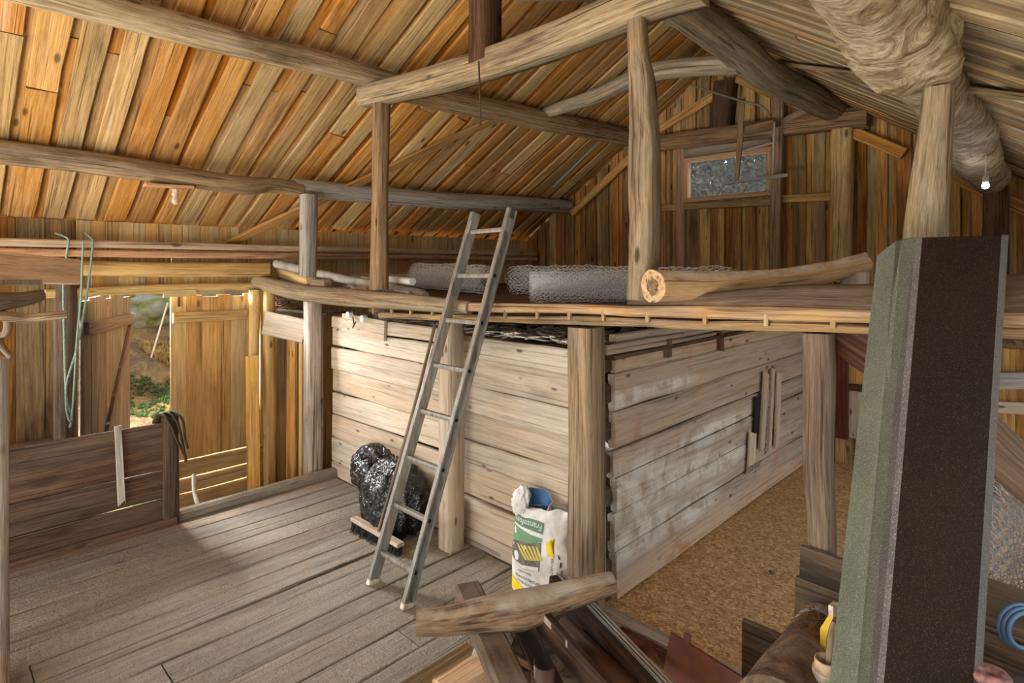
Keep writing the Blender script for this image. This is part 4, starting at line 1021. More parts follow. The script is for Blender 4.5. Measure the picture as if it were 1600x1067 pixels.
for back in (False, True):
    vs, fs = [], []
    for j in range(nz+1):
        for i in range(nx+1): vs.append(bpt(-BW/2+BW*i/nx, BH*j/nz, 0, back))
    for j in range(nz):
        for i in range(nx):
            a = j*(nx+1)+i; q = (a, a+1, a+nx+2, a+nx+1); fs.append(q if not back else q[::-1])
    mb.add(vs, fs, None, None, 0, True)
mb.build('sack_body', 'bagwhite', lb)
# opened spout
mb = MB(); n = 40; vs, vs2, fs = [], [], []
for j in range(7):
    for i in range(n):
        a = 2*math.pi*i/n; q = j/6
        back = (1+math.sin(a))/2
        top = .03+.085*back+.02*noise.noise(V((a*2, 1, 5)))-.012*(math.cos(a) > .8)
        z = BH*.93+q*top
        rx, ry = .118*(1+.06*q), .05*(.8+.55*q)
        wr = 1+.1*noise.noise(V((math.cos(a)*2.4, math.sin(a)*2.4, q*2)))
        c = bo+ex*(-.083)+ey*.035
        vs.append(c+ex*(math.cos(a)*rx*wr)+ey*(math.sin(a)*ry*wr)+Z1*z)
        vs2.append(c+ex*(math.cos(a)*(rx-.004)*wr)+ey*(math.sin(a)*(ry-.004)*wr)+Z1*(z-.001))
for j in range(6):
    for i in range(n):
        a = j*n+i; b2 = j*n+(i+1) % n; fs.append((a, b2, b2+n, a+n))
rim = [(6*n+i, 6*n+(i+1) % n, 7*n+6*n+(i+1) % n, 7*n+6*n+i) for i in range(n)]
mb.add(vs+vs2, fs+rim, None, None, 0, True)
mb.add(vs2, [f[::-1] for f in fs], None, None, 1, True)
o = mb.build('opened_top', ['bagwhite', 'bagblue'], lb); o['label'] = 'torn open top with blue lining'
mb = MB()
import bmesh as _b
bmx = _b.new(); _b.ops.create_icosphere(bmx, subdivisions=4, radius=1); vs = []
for v in bmx.verts:
    n = v.co.normalized(); q = 1+.45*(1-2*abs(noise.noise(n*1.7+V((4, 1, 2)))))*.6+.2*(1-2*abs(noise.noise(n*4+V((1, 7, 2)))))
    vs.append(bo+ex*(-.155+n.x*.05*q)+ey*(-.0+n.y*.035*q)+Z1*(.535+n.z*.075*q+n.x*.02))
mb.add(vs, [tuple(x.index for x in f.verts) for f in bmx.faces], None, None, 0, True); bmx.free()
mb.build('folded_flap', 'bagwhite', lb)
def px2(px, py): return ((px-800)/93*BW-BW/2, (920-py)/112*BH)
def patch(name, mat, poly, off=.0025):
    """flat printed area following the sack front; poly in local x,z"""
    bm = bmesh.new(); f = bm.faces.new([bm.verts.new((p[0], 0, p[1])) for p in poly])
    bmesh.ops.triangulate(bm, faces=bm.faces[:])
    for _ in range(4): bmesh.ops.subdivide_edges(bm, edges=[e for e in bm.edges if e.calc_length() > .012], cuts=1, use_grid_fill=False)
    bmesh.ops.triangulate(bm, faces=bm.faces[:])
    bm.verts.ensure_lookup_table(); bm.verts.index_update()
    m = MB(); m.add([bpt(v.co.x, v.co.z, off) for v in bm.verts], [tuple(v.index for v in f.verts) for f in bm.faces], None, None, 0, True); bm.free()
    o = m.build(name, mat, lb)
    return o
def text_on(name, body, size, cx, cz, ang, mat, off=.004, widen=1.0, target=None):
    cu = bpy.data.curves.new('lettering', 'FONT'); cu.body = body; cu.size = size; cu.align_x = 'CENTER'; cu.align_y = 'CENTER'; cu.resolution_u = 3
    to = bpy.data.objects.new('lettering', cu); COL.objects.link(to)
    dg = bpy.context.evaluated_depsgraph_get(); me = to.evaluated_get(dg).to_mesh()
    vs = [v.co.copy() for v in me.vertices]; fs = [tuple(p.vertices) for p in me.polygons]
    to.evaluated_get(dg).to_mesh_clear(); bpy.data.objects.remove(to); bpy.data.curves.remove(cu)
    if target:
        w = max(v.x for v in vs)-min(v.x for v in vs); widen = target/w
    ca, sa = math.cos(ang), math.sin(ang); m = MB(); out = []
    for v in vs:
        x, z = v.x*widen, v.y; out.append(bpt(cx+x*ca-z*sa, cz+x*sa+z*ca, off))
    m.add(out, fs, None, None, 0)
    return m.build(name, mat, lb)
P2 = lambda *l: [px2(*p) for p in l]
patch('green_band', 'baggreen2', P2((804, 816), (856, 822), (855, 836), (803, 829)))
patch('green_field', 'baggreen', P2((803, 831), (820, 835), (836, 839), (855, 841), (855, 845), (836, 850), (803, 852)))
patch('grey_picture', 'baggrey', P2((803, 853), (815, 851), (854, 846), (851, 882), (826, 886), (803, 876)))
patch('pale_foreground', 'bagwhite', P2((806, 876), (824, 881), (850, 877), (850, 882), (826, 885)), .004)
for k in range(6):
    x = 814+k*6.2
    patch('yellow_stripe', 'bagstripe', P2((x, 855-k*.6), (x+3.6, 855-k*.6), (x+3.6+16-k*1.7, 872-k*.9), (x+16-k*1.7, 873-k*.9)), .004)
patch('yellow_print', 'bagyellow', P2((803, 900), (812, 904), (832, 911), (838, 917), (826, 919), (812, 918), (802, 916)), .003)
patch('yellow_print', 'bagyellow', P2((862, 846), (868, 841), (876, 838), (874, 846), (873, 860), (864, 859)), .004)
patch('yellow_print', 'bagyellow', P2((838, 914), (842, 911), (846, 914), (842, 918)), .003)
fx0, fz0 = px2(829.5, 825.5)
text_on('white_lettering', 'Franzefoss', .05, fx0, fz0, math.pi-.1, 'bagwhite', .005, target=.215)
x, z = px2(836, 897); text_on('dark_lettering', 'FOR JORD-OG HAGE', .022, x-.01, z, math.pi-.06, 'bagtext', .004, target=.19)
x, z = px2(830, 903); text_on('dark_lettering', 'KVALITETSKALK', .02, x, z, math.pi-.1, 'bagtext', .004, target=.13)
x, z = px2(829, 889); text_on('dark_lettering', 'GRANULERT', .016, x, z, math.pi-.05, 'bagtext', .004, target=.1)
x, z = px2(870, 877); text_on('dark_lettering', 'FRANZEFOSS', .026, x, z, math.pi/2-.05, 'bagtext', .006, target=.15)
for k in range(5):
    q = px2(880+k*1.4, 858+k*9); patch('dark_marking', 'bagtext', [(q[0]-.004, q[1]-.014), (q[0]+.003, q[1]-.014), (q[0]+.003, q[1]+.012), (q[0]-.004, q[1]+.012)], .006)

# ------------------------------------------------------------------ loft goods
def hex_roll(length, r0, r1, turns, cell, wr, jit):
    """roll of hexagonal wire netting: hexagons on a spiral sheet"""
    b = MB(); s_tot = turns*math.pi*(r0+r1); hx_ = cell*.866; nx_ = int(s_tot/cell); nt = int(length/(hx_*.75*1.15))
    def P(s, t):
        q = max(0, min(1, s/s_tot)); a = q*turns*2*math.pi; r = r0+(r1-r0)*q
        r += jit*noise.noise(V((a*2, t*9, q*7)))
        dx = jit*noise.noise(V((a*3+9, t*7, q*5)))
        return V((t-length/2+dx, math.cos(a)*r, math.sin(a)*r))
    rows = []; step = length/nt
    for k in range(nt+1):
        row = []
        for j in range(2*nx_+1):
            off = step*.25*(1 if (j+k) % 2 else -1)
            row.append(P(j*cell/2, k*step+off))
        rows.append(row)
    def seg(a, c, r):
        d = (c-a)
        if d.length < 1e-5: return
        d.normalize(); u = d.orthogonal().normalized(); w = d.cross(u)
        vs = []
        for p in (a, c):
            for q in range(3): an = 2.094*q; vs.append(p+u*math.cos(an)*r+w*math.sin(an)*r)
        b.add(vs, [(0, 1, 4, 3), (1, 2, 5, 4), (2, 0, 3, 5)], vs, .5, 0, False)
    for k, row in enumerate(rows):
        for j in range(len(row)-1): seg(row[j], row[j+1], wr)
        if k < len(rows)-1:
            for j in range(len(row)):
                if (j+k) % 2: seg(row[j], rows[k+1][j], wr*1.5)
    return b
def place_roll(o, loc, rot, sc=(1, 1, 1)): o.location = loc; o.rotation_euler = rot; o.scale = sc
grp = 'rolls of wire netting on the loft'
wroll = hex_roll(.95, .04, .125, 3.6, .036, .0014, .016).build('wire_netting_roll', 'wire', None, (0, 0, 0))
tag(wroll, 'grey wire netting roll behind the ladder top on the loft', 'wire roll', grp)
place_roll(wroll, (-4.1, 3.4, 1.885), (0.3, .02, -.1), (1.15, 1.1, 1.1))
for loc, rot, sc, lab in (((-3.12, 3.72, 1.88), (1.2, .0, .2), (.85, 1.05, 1.05), 'wire netting roll just right of the ladder on the loft, second from the left'),
                          ((-2.38, 3.12, 1.862), (2.1, 0, .85), (.72, .88, .88), 'nearest wire netting roll on the loft, showing its coiled end'),
                          ((-1.98, 3.46, 1.875), (.7, 0, .05), (.98, 1.02, 1.02), 'wire netting roll on the loft directly behind the wavy middle post')):
    c = wroll.copy(); COL.objects.link(c); place_roll(c, loc, rot, sc); c['label'] = lab
for (pts, r, lab) in (([onX(432, 412, -5.75), onY(540, 437, 2.72), onY(660, 460, 2.78)], .042, 'long grey plastic pipe slanting down onto the loft behind the slender post'),
                      ([onY(585, 444, 2.95), onY(665, 462, 2.75)], .03, 'short thin grey plastic pipe below the long pipe on the loft'),):
    one_tube('plastic_pipe', 'pvc', lab, 'pipe', pts, r, n=16, sub=1)
b = MB(); c = onX(432, 412, -5.75); d = (onX(432, 412, -5.75)-onY(540, 437, 2.72)).normalized()
for (pa, pb, r, mt, lab) in (((527, 430), (556, 453), .018, 'birchpole', 'pale split stick lying steeply by the short grey post'),
                        ((540, 446), (575, 452), .022, 'fresh', 'reddish roof tile shaped stick end left of the slender post'),
                        ((560, 443), (590, 454), .02, 'birchpole', 'pale stick touching the foot of the slender post'),
                        ((588, 449), (640, 458), .013, 'birchpole', 'thin pale lath lying right of the slender post foot'),
                        ((610, 436), (645, 440), .03, 'birchpole', 'short pale block end before the dark wire roll')):
    one_tube('loft_stick', mt, lab, 'stick', [onY(*pa, 2.78), onY(*pb, 2.7)], r, n=10, rough=.1, sub=3)
b = MB()
for _ in range(160):
    c = onY(R.uniform(505, 600), R.uniform(436, 456), 2.85); a = R.uniform(-.5, .9); e = V((math.cos(a), math.sin(a), -.2))*R.uniform(.05, .16)
    c.z = max(1.77, c.z); b.tube([c-e, c+e], .005, n=5, caps=False)
o = tag(b.build('twig_heap', 'debris'), 'heap of fine twigs on the loft edge by the grey pipe', 'twigs'); o['kind'] = 'stuff'
one_plank('loft_block', 'beam', 'short squared block lying beside the short grey post foot', 'block', onY(490, 441, 2.6), onY(512, 443, 2.6), .07, .07, Z1, segs=2)
one_tube('back_log', 'graybeam', 'weathered log lying on the loft behind the grey plastic pipe', 'log', [V((-5.6, 3.3, 1.85)), V((-4.9, 3.6, 1.84)), V((-4.3, 4.0, 1.84))], .075, n=12, rough=.08, sub=4)

# hanging frame by the gable window
hf = thing('hay_hanger', 'old wooden hanger of one slat and crossbar hanging before the gable window', 'frame', onY(1150, 295, 6.1))
HY = 6.1
b = MB(); b.plank(onY(1160, 152, HY), onY(1156, 220, HY), .055, .03, X1, segs=5, taper=1.15, jit=.004); b.plank(onY(1156, 220, HY), onY(1151, 285, HY), .06, .03, X1, segs=5, taper=.6, jit=.004); b.build('slat', 'beam', hf)
b = MB(); b.plank(onY(1132, 287, HY-.03), onY(1232, 273, HY-.03), .035, .035, Z1, segs=6, jit=.005); b.build('crossbar', 'grayrail', hf)
b = MB(); b.plank(onY(1210, 190, HY), onY(1207, 276, HY), .016, .012, X1, segs=3); b.build('thin_hanger', 'grayrail', hf)
b = MB(); b.plank(onY(1160, 236, HY), onY(1208, 223, HY), .02, .02, Z1, segs=3, jit=.003); b.build('thin_rung', 'grayrail', hf)
b = MB(); b.plank(onY(1160, 205, HY+.1), onY(1212, 193, HY+.1), .06, .14, Z1, segs=3, jit=.003); b.build('slat_board', 'beam', hf)
one_tube('bent_rod', 'rod', 'thin bent iron rod curving above the gable window', 'rod', [onY(1078, 132, 6.05), onY(1120, 146, 6.05), onY(1160, 158, 6.05), onY(1185, 164, 6.05), onY(1196, 170, 6.05), onY(1204, 184, 6.05)], .012, n=8, sub=4)

# ------------------------------------------------------------------ under the loft on the right
one_plank('wall_board', 'redbrown', 'red brown board standing on the back wall right of the wavy prop', 'board', onY(1310, 505, 6.3), onY(1311, 684, 6.3), .17, .04, X1, segs=6, jit=.003)
one_plank('wall_board', 'door', 'yellow wall panel under the loft beside the red brown board', 'board', onY(1347, 530, 6.4), onY(1347, 602, 6.4), .36, .03, X1, segs=4)
one_plank('wall_board', 'crib', 'pale wall panel under the loft beside the red brown board', 'board', onY(1345, 612, 6.4), onY(1345, 686, 6.4), .34, .03, X1, segs=4)
one_plank('wall_board', 'dark', 'dark rail between the yellow and the pale wall panels', 'board', onY(1318, 604, 6.37), onY(1420, 610, 6.37), .06, .05, Z1, segs=4)
one_plank('back_rail', 'grayrail', 'pale grey rail on the back wall right of the metal panel', 'rail', onY(1480, 596, 6.48), onY(1640, 594, 6.48), .14, .05, Z1, segs=6, jit=.005)
one_plank('back_rail', 'crib', 'thin brown rail below the grey rail on the back wall at the right', 'rail', onY(1480, 632, 6.48), onY(1640, 640, 6.48), .1, .05, Z1, segs=6, jit=.005)
one_tube('slanting_beam', 'prop', 'thick slanting timber above the big wire roll at the right edge', 'beam', [onY(1490, 630, 2.75), onY(1580, 722, 2.72), onY(1680, 800, 2.7)], .075, n=12, square=.6, rough=.06, sub=5)
for z, w, lab in ((.765, .13, 'upper grey board nailed across the foot of the wavy prop'), (.61, .17, 'lower grey board nailed across the foot of the wavy prop')):
    one_plank('low_wall_board', 'partition', lab, 'board', V((-.84+(.02 if z > .7 else 0), 2.575, z)), V((.2, 2.56, z-.02)), w, .035, Z1, segs=8, jit=.008)
p0, p1 = onY(1161, 966, 2.6), onY(1300, 1040, 2.6)
one_plank('upright_board', 'partition', 'grey board standing on edge on the chipboard before the dusty pipe', 'board', V((p0.x, 2.6, p0.z/2)), V((-.2, 2.6, p0.z/2-.005)), p0.z, .03, Z1, segs=8, jit=.005)
one_plank('floor_sill', 'graybeam', 'grey sill timber along the edge of the chipboard floor', 'beam', V((-1.93, 2.71, .035)), V((-.95, 2.71, .035)), .075, .08, Z1, segs=10, jit=.006)
one_plank('sill_strip', 'redbrown', 'red brown strip in front of the grey floor sill', 'strip', V((-1.75, 2.63, .03)), V((-1.1, 2.63, .03)), .06, .04, Z1, segs=6)
b = MB(); c = onZ(1206, 894, .012); lump(b, c, .016, .3, 2, 2, (1.3, .9, .7)); tag(b.build('teal_scrap', 'teal'), 'small teal plastic scrap lying on the chipboard floor', 'scrap')
big = hex_roll(1.2, .12, .225, 5, .05, .0013, .006).build('wire_netting_roll', 'wire2', None, (0, 0, 0))
tag(big, 'big upright wire netting roll at the right edge behind the metal panel', 'wire roll')
place_roll(big, (-.16, 2.98, .602), (0, math.pi/2, .3))
# ------------------------------------------------------------------ leaning metal panel
top = [((1379, 399), 1.99), ((1409, 376), 1.90), ((1431, 371), 1.845), ((1441, 371), 1.84), ((1565, 367), 1.83), ((1576, 367), 1.85)]
bot = [((1306, 1067), 1.65), ((1347, 1067), 1.56), ((1370, 1067), 1.51), ((1381, 1067), 1.505), ((1521, 1067), 1.5), ((1534, 1067), 1.52)]
pn = thing('folded_cladding', 'tall grey green folded panel with dark brown face leaning in the right foreground', 'panel', (-.35, 1.7, 0))
tv = [atD(*a, d) for a, d in top]; bv = []
for (a, d), t_ in zip(bot, tv):
    q = atD(*a, d); dirv = q-t_; bv.append(t_+dirv*(t_.z/(t_.z-q.z)))
bk = V((-S_, C_, 0))*.03+V((0, 0, 0))
def strip(name, mat, i, j, inset=0.0):
    m = MB()
    m.hexa([bv[i], bv[j], bv[j]+bk, bv[i]+bk], [tv[i], tv[j], tv[j]+bk, tv[i]+bk]); return m.build(name, mat, pn)
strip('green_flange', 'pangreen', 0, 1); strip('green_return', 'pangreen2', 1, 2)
strip('edge_strip', 'panedge', 2, 3); strip('dark_face', 'pandark', 3, 4); strip('side_edge', 'panedge2', 4, 5)

# ------------------------------------------------------------------ foreground timber heap
one_tube('crossbeam', 'oldbeam', 'bent rounded timber lying across the heap in the foreground', 'beam',
         [atD(650, 973, 2.5), atD(700, 969, 2.52), atD(765, 958, 2.55), atD(815, 952, 2.57), atD(870, 936, 2.6), atD(920, 920, 2.62), atD(959, 910, 2.64)], [.055, .063, .076, .088, .07, .06, .048], n=20, rough=.05, sub=7, flat=.92)
def run(name, mat, lab, cat, pf, pn_, z, w, t, **kw):
    return one_plank(name, mat, lab, cat, onZ(*pf, z), onZ(*pn_, z), w, t, V((.42, .91, 0)), **kw)
run('heap_plank', 'partition', 'thick plank under the left part of the bent timber, its end showing behind', 'plank', (730, 922), (815, 1110), .37, .13, .08, segs=8, jit=.004)
run('heap_plank', 'darkwood', 'thin dark board on edge running down from the bent timber notch', 'plank', (840, 962), (968, 1110), .43, .03, .12, segs=8, jit=.003)
run('heap_plank', 'graybeam', 'pale lath beside the thin dark board in the heap', 'plank', (868, 985), (1000, 1110), .33, .03, .03, segs=8, jit=.004)
run('heap_plank', 'darkwood', 'dark board between the thick plank and the thin dark board', 'plank', (815, 975), (880, 1110), .3, .1, .03, segs=8, jit=.004)
# brown coated profile bundle
pb = thing('steel_profile', 'long brown coated profile with pale edges running under the bent timber', 'profile', onZ(960, 970, 0))
f0, f1 = onZ(868, 900, .4), onZ(1065, 1110, .4); e = V((.42, .91, 0)); e = (e-(f1-f0).normalized()*e.dot((f1-f0).normalized())).normalized()
b = MB(); b.plank(f0-Z1*.045-e*.03, f1-Z1*.045-e*.03, .012, .1, e, segs=4); b.plank(f0+Z1*0-e*.0, f1-e*.0, .07, .012, e, segs=4); b.build('brown_web', 'darkwood', pb)
for k in range(3):
    b = MB(); b.plank(f0+e*(.01+.022*k)+Z1*(.006-.006*k), f1+e*(.01+.022*k)+Z1*(.006-.006*k), .009, .02, e, segs=4); b.build('pale_edge', 'grayrail', pb)
run('pale_batten', 'graybeam', 'thin whitish batten edge along the right side of the thin dark board', 'batten', (850, 965), (982, 1110), .47, .008, .03, segs=6, jit=.005)
gt = MB()
def gutter(mb, p0, p1, r, t, a0, a1, updir=Z1, n=14):
    ax = (p1-p0).normalized(); up = (updir-ax*updir.dot(ax)).normalized(); sd = ax.cross(up); vs = []
    for p in (p0, p1):
        for rr in (r, r-t):
            for i in range(n+1):
                a = a0+(a1-a0)*i/n; vs.append(p+sd*math.cos(a)*rr+up*math.sin(a)*rr)
    m = n+1; fs = []
    for i in range(n):
        fs += [(i, i+1, 2*m+i+1, 2*m+i), (m+i, 3*m+i, 3*m+i+1, m+i+1), (i, m+i, m+i+1, i+1), (2*m+i, 2*m+i+1, 3*m+i+1, 3*m+i)]
    fs += [(0, 2*m, 3*m, m), (n, m+n, 3*m+n, 2*m+n)]
    mb.add(vs, fs, None, None, 0, True)
gutter(gt, onZ(880, 983, .33), onZ(1010, 1110, .33), .055, .004, 0, math.pi)
tag(gt.build('steel_gutter', 'brownsteel'), 'glossy brown rounded gutter in the heap left of the pale edged profile', 'gutter')
gt = MB(); c = onZ(852, 1036, .46)
gutter(gt, c+V((.0, 0, -.44)), c, .045, .004, math.pi*.95+.5, math.pi*2.05+.5, updir=V((-S_, C_, 0)))
tag(gt.build('gutter_offcut', 'brownsteel'), 'short half round gutter offcut standing at the bottom of the heap', 'gutter')
one_plank('heap_stick', 'dark', 'short dark stick pointing left out of the heap', 'stick', onZ(768, 1003, .3), onZ(845, 1048, .28), .03, .03, Z1, segs=4, jit=.003)
b = MB(); q_ = onZ(812, 1052, .22); q_.z = .13; b.box(q_, (.1, .07, .255), (0, 0, -.5)); tag(b.build('wood_chunk', 'redbrown'), 'reddish chunk of wood left of the standing gutter offcut', 'block')
one_plank('floor_offcut', 'wallold', 'yellow brown board lying on the floor left of the heap', 'board', onZ(748, 1022, .02), onZ(640, 1090, .02), .2, .03, V((.7, .7, 0)), segs=6, jit=.008)
one_plank('floor_offcut', 'fresh', 'pale wood block lying on the floor before the heap', 'block', onZ(760, 1042, .07), onZ(690, 1085, .07), .15, .09, V((.7, .7, 0)), segs=4, jit=.008)
b = MB(); lump(b, onZ(770, 1012, .1), .1, .25, 2.0, 4, (.7, 1.1, .9)); tag(b.build('stone', 'stone'), 'speckled grey stone half hidden beneath the bent timber', 'stone')
one_plank('heap_plank', 'graybeam', 'pale broken lath end right of the pale edged profile', 'plank', onZ(1012, 1038, .36), onZ(1090, 1110, .36), .05, .03, e, segs=4, jit=.006, jend=.04)
b = MB(); a0, a1 = onZ(992, 1012, .33), onZ(1018, 1002, .36)
b.hexa([onZ(995, 1034, .24), onZ(1034, 1040, .24), onZ(1034, 1040, .24)+V((.006, .006, 0)), onZ(995, 1034, .24)+V((.006, .006, 0))], [onZ(993, 1014, .33), onZ(1012, 1003, .36), onZ(1012, 1003, .36)+V((.006, .006, 0)), onZ(993, 1014, .33)+V((.006, .006, 0))]); tag(b.build('metal_scrap', 'rustplate'), 'small rusty sheet offcut in the heap beside the larger rust brown sheet', 'sheet')
rp_ = thing('rust_sheet', 'rust brown sheet standing on edge in front of the chipboard floor', 'sheet', onZ(1090, 1100, 0))
t0, t1 = onZ(1047, 988, .42), onZ(1190, 1078, .42); g0, g1 = V((t0.x-.03, t0.y-.1, .001)), V((t1.x-.03, t1.y-.1, .001)); th_ = V((.004, .01, 0))
b = MB(); b.hexa([g0, g1, g1+th_, g0+th_], [t0, t1, t1+th_, t0+th_]); b.build('sheet', 'rustplate', rp_)
b = MB(); q0 = t0.lerp(t1, .2); b.plank(q0+V((0, 0, -.012)), q0+V((.0, .012, .03)), .034, .01, (t1-t0), segs=2, jit=.006); b.build('torn_tab', 'rustplate', rp_)
# heap bearer
one_plank('heap_bearer', 'partition', 'rough bearer block under the foreground heap', 'block', onZ(880, 1085, .12), onZ(1000, 1100, .12), .22, .14, Z1, segs=4)
one_plank('heap_bearer', 'partition', 'rough bearer timber under the far ends of the heap', 'block', onZ(760, 985, .14), onZ(930, 965, .15), .27, .1, Z1, segs=4)

# ------------------------------------------------------------------ bench corner on the right
p0, p1 = onZ(1286, 985, .56), onZ(1215, 1130, .56)
wb = thing('workbench', 'low bench under the dusty pipe, below the picture edge', 'bench', (p0.x, p0.y-.3, 0))
bx0, bx1, by0, by1 = -.86, -.44, 1.8, 2.48
b = MB(); b.hexa([(bx0, by0, .4), (bx1, by0, .4), (bx1, by1, .4), (bx0, by1, .4)], [(bx0, by0, .43), (bx1, by0, .43), (bx1, by1, .43), (bx0, by1, .43)]); b.build('bench_top', 'dark', wb)
for xx in (bx0+.05, bx1-.05):
    for yy in (by0+.05, by1-.05):
        b = MB(); b.plank((xx, yy, 0), (xx, yy, .4), .06, .06, X1, segs=2); b.build('leg', 'dark', wb)
pp = thing('dusty_pipe', 'fat dusty pipe end covered in dirt and straw before the metal panel', 'pipe', p0)
b = MB(); b.tube([p0, p0.lerp(p1, .3), p0.lerp(p1, .65), p1], [.085, .105, .125, .14], n=28, rough=.05, sub=6); b.build('pipe_wall', 'dustpipe', pp)
d = (p0-p1).normalized()
b = MB(); b.tube([p0-d*.05, p0+d*.02, p0+d*.035, p0+d*.04], [.1, .094, .08, .03], n=28, sub=2); o = b.build('end_cap', 'clearplastic', pp); o['label'] = 'milky plastic end cap'
b = MB()
for _ in range(500):
    q = R.random()**1.6*.45; a = R.gauss(.25, .5); r = .09+.05*q
    c = p0.lerp(p1, q); s = d.cross(Z1).normalized()
    c = c-s*math.sin(a)*r*-1+Z1*math.cos(a)*r
    e2 = V((R.gauss(0, 1), R.gauss(0, 1), R.gauss(0, .35))).normalized()*R.uniform(.01, .03)
    b.tube([c-e2, c+e2], .0012, n=4, caps=False)
o = b.build('straw_dirt', 'hay', pp); o['kind'] = 'stuff'
# brush bottle
bc = onZ(1292, 1030, .72)
bb = thing('glue_bottle', 'stained cream bottle without a lid, a brush handle sticking out', 'bottle', V((bc.x, bc.y, .432)))
b = MB()
prof = [(.0, .05), (.01, .055), (.14, .055), (.19, .05), (.215, .038), (.225, .042), (.25, .042), (.258, .038), (.288, .036)]
outer = [(z, r) for z, r in prof]
n = 24; vs, fs = [], []
full = prof+[(.288, .03), (.24, .03), (.2, .03)]
for z, r in full:
    for i in range(n): a = 2*math.pi*i/n; vs.append(V((bc.x+math.cos(a)*r, bc.y+math.sin(a)*r, .432+z)))
for k in range(len(full)-1):
    for i in range(n): a = k*n+i; b2 = k*n+(i+1) % n; fs.append((a, b2, b2+n, a+n))
fs.append(tuple(range(n-1, -1, -1))); fs.append(tuple((len(full)-1)*n+i for i in range(n)))
split = 4*n
b.add(vs, fs, None, None, 0, True); b.build('bottle_body', 'cream', bb)
b = MB(); b.tube([V((bc.x, bc.y, .432+.222)), V((bc.x, bc.y, .432+.256))], .0435, n=24); b.build('neck_ring', 'whiteplastic', bb)
bh = thing('paint_brush', 'worn brush handle standing in the cream bottle', 'brush', bc)
b = MB(); hp = atD(1306, 965, 1.88); b.tube([bc+V((.004, .004, -.06)), bc.lerp(hp, .5), hp.lerp(bc, .1)], [.016, .014, .009], n=10, sub=3); b.build('handle', 'beam', bh)
b = MB(); b.tube([hp.lerp(bc, .1), hp], [.009, .006], n=10); b.build('handle_tip', 'dark', bh)
# yellow carton
yc = atD(1312, 975, 2.02); yc.z = 0
yb = thing('yellow_carton', 'yellow carton with black bands half hidden behind the metal panel', 'carton', V((yc.x, yc.y, .432)))
u = V((C_, S_, 0)); w_ = V((-S_, C_, 0)); u = (u*.8+w_*.6).normalized(); w_ = V((-u.y, u.x, 0))
c0 = atD(1307, 975, 2.0); c0.z = .432
def cbox(mb, z0, z1, a0, a1, b0, b1, in0=0, in1=0):
    mb.hexa([c0+u*a0+w_*b0+Z1*(z0-.432), c0+u*a1+w_*b0+Z1*(z0-.432), c0+u*a1+w_*b1+Z1*(z0-.432), c0+u*a0+w_*b1+Z1*(z0-.432)],
            [c0+u*(a0+in1)+w_*(b0+in1)+Z1*(z1-.432), c0+u*(a1-in1)+w_*(b0+in1)+Z1*(z1-.432), c0+u*(a1-in1)+w_*(b1-in1)+Z1*(z1-.432), c0+u*(a0+in1)+w_*(b1-in1)+Z1*(z1-.432)])
b = MB(); cbox(b, .433, .72, 0, .13, 0, .055); cbox(b, .72, .77, 0, .13, 0, .055, 0, .02); b.build('carton_body', 'yellowcarton', yb)
b = MB(); cbox(b, .77, .805, .02, .06, .02, .036); b.build('cap', 'whiteplastic', yb)
b = MB(); cbox(b, .615, .635, -.001, .131, -.001, .05); b.build('black_band', 'blackprint', yb)
b = MB(); cbox(b, .67, .7, .045, .052, -.001, .02); b.build('black_mark', 'blackprint', yb)
# things at the right edge
bn = thing('wooden_bin', 'brown wooden bin with rounded dusty top at the right edge', 'bin', (.1, 2.4, 0))
b = MB(); b.tube([V((-.28, 2.37, .84)), V((.5, 2.37, .8))], .16, n=28, rough=.02, sub=4); b.build('rounded_lid', 'dark', bn)
b = MB(); b.hexa([(-.28, 2.23, 0), (.5, 2.23, 0), (.5, 2.51, 0), (-.28, 2.51, 0)], [(-.28, 2.23, .84), (.5, 2.23, .8), (.5, 2.51, .8), (-.28, 2.51, .84)]); b.build('bin_body', 'dark', bn)
hc = atD(1604, 985, 1.66)
b = MB()
for k in range(3):
    pts = []; r = .052+.004*k
    for i in range(25): a = 2*math.pi*i/24; pts.append(hc+V((C_, S_, 0))*(math.cos(a)*r)+Z1*(math.sin(a)*r*1.0)+V((-S_, C_, 0))*(.012*k))
    b.tube(pts, .0065, n=8, caps=False)
tag(b.build('hose_coil', 'bluehose'), 'small coil of blue hose at the right edge of the picture', 'hose')
rbp = V((-.035, 1.96, 0))
rb_ = thing('ribbed_tub', 'dusty black ribbed tub rim at the bottom right corner', 'tub', rbp)
b = MB(); b.tube([rbp, rbp+V((0, 0, .5)), rbp+V((0, 0, .9)), rbp+V((0, 0, .915))], [.1, .11, .115, .1], n=36, sub=1); b.build('tub_body', 'ribbed', rb_)
b = MB()
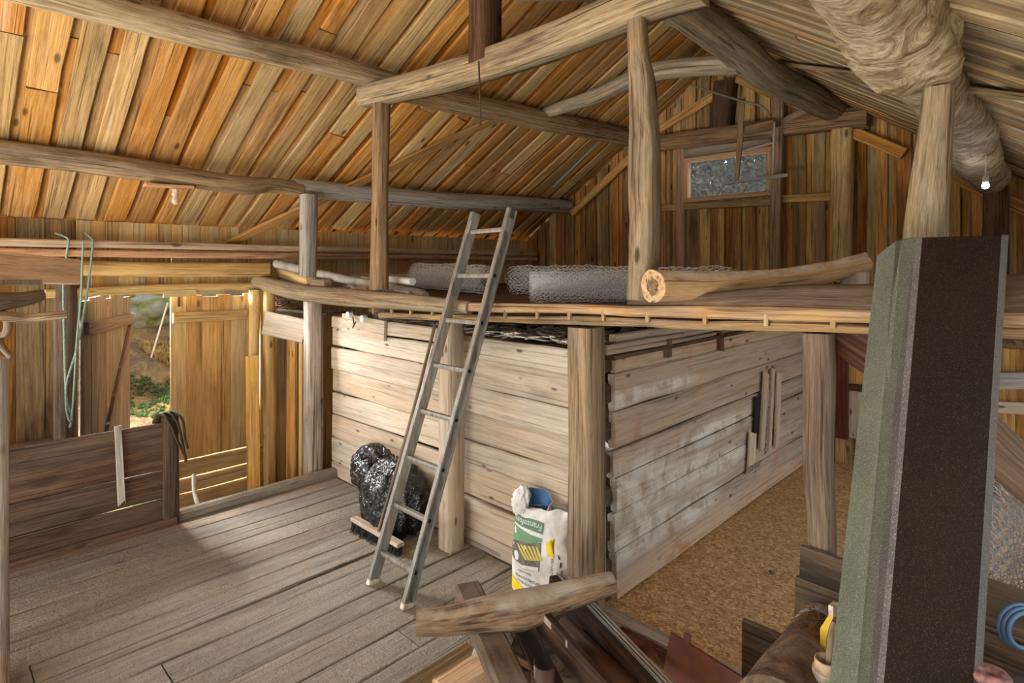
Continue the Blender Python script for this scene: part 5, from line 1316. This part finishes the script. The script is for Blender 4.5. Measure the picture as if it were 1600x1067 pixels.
for i in range(40):
    a = 2*math.pi*i/40; c = rbp+V((math.cos(a)*.116, math.sin(a)*.116, .87)); b.plank(c-Z1*.06, c+Z1*.03, .009, .012, V((-math.sin(a), math.cos(a), 0)), segs=1)
b.build('rib_ring', 'ribbed', rb_)
pc = atD(1549, 1030, 1.5); pc.z = .935
b = MB()
pts = [pc+V((math.cos(2*math.pi*i/28)*.028, math.sin(2*math.pi*i/28)*.028, 0)) for i in range(29)]
b.tube(pts, .016, n=10, caps=False); tag(b.build('pink_ring', 'pink'), 'dirty pink ring lying on the black ribbed tub', 'ring')

# ------------------------------------------------------------------ light
w = bpy.data.worlds.new('overcast_sky'); SC.world = w; w.use_nodes = True
nt = w.node_tree; bg = nt.nodes['Background']; bg.inputs[0].default_value = (.93, .96, 1.0, 1); bg.inputs[1].default_value = 1.15
def area(name, loc, rot, sx_, sy_, power, col=(1, 1, 1), portal=False):
    l = bpy.data.lights.new(name, 'AREA'); l.shape = 'RECTANGLE'; l.size = sx_; l.size_y = sy_; l.energy = power; l.color = col
    o = bpy.data.objects.new(name, l); COL.objects.link(o); o.location = loc; o.rotation_euler = rot
    if portal: l.cycles.is_portal = True
    return o
area('ceiling_fill_front', (-2.6, -2.3, .1), (math.radians(152), 0, 0), 6.5, 2.6, 330, (1, .97, .92))  # added fill lamp, aimed upward to brighten the ceiling
area('daylight_door', (-7.7, -.3, 2.65), (math.radians(64), 0, math.radians(-90)), 3.6, 1.5, 2800, (.95, .98, 1))
# portals (they emit nothing, they only guide the sky light in): open barn front behind the camera, open right side, door and window
area('portal_front', (-2.8, -1.7, 1.6), (math.radians(90), 0, 0), 7.0, 5.0, 1, portal=True)
area('portal_side', (.82, 2.4, .9), (math.radians(90), 0, math.radians(90)), 8.4, 2.8, 1, portal=True)
area('portal_door', (-6.1, 1.3, .75), (math.radians(90), 0, math.radians(-90)), .75, 2.1, 1, portal=True)
area('portal_window', (-2.91, 6.75, 3.04), (math.radians(90), 0, math.radians(180)), 1.1, .6, 1, portal=True)
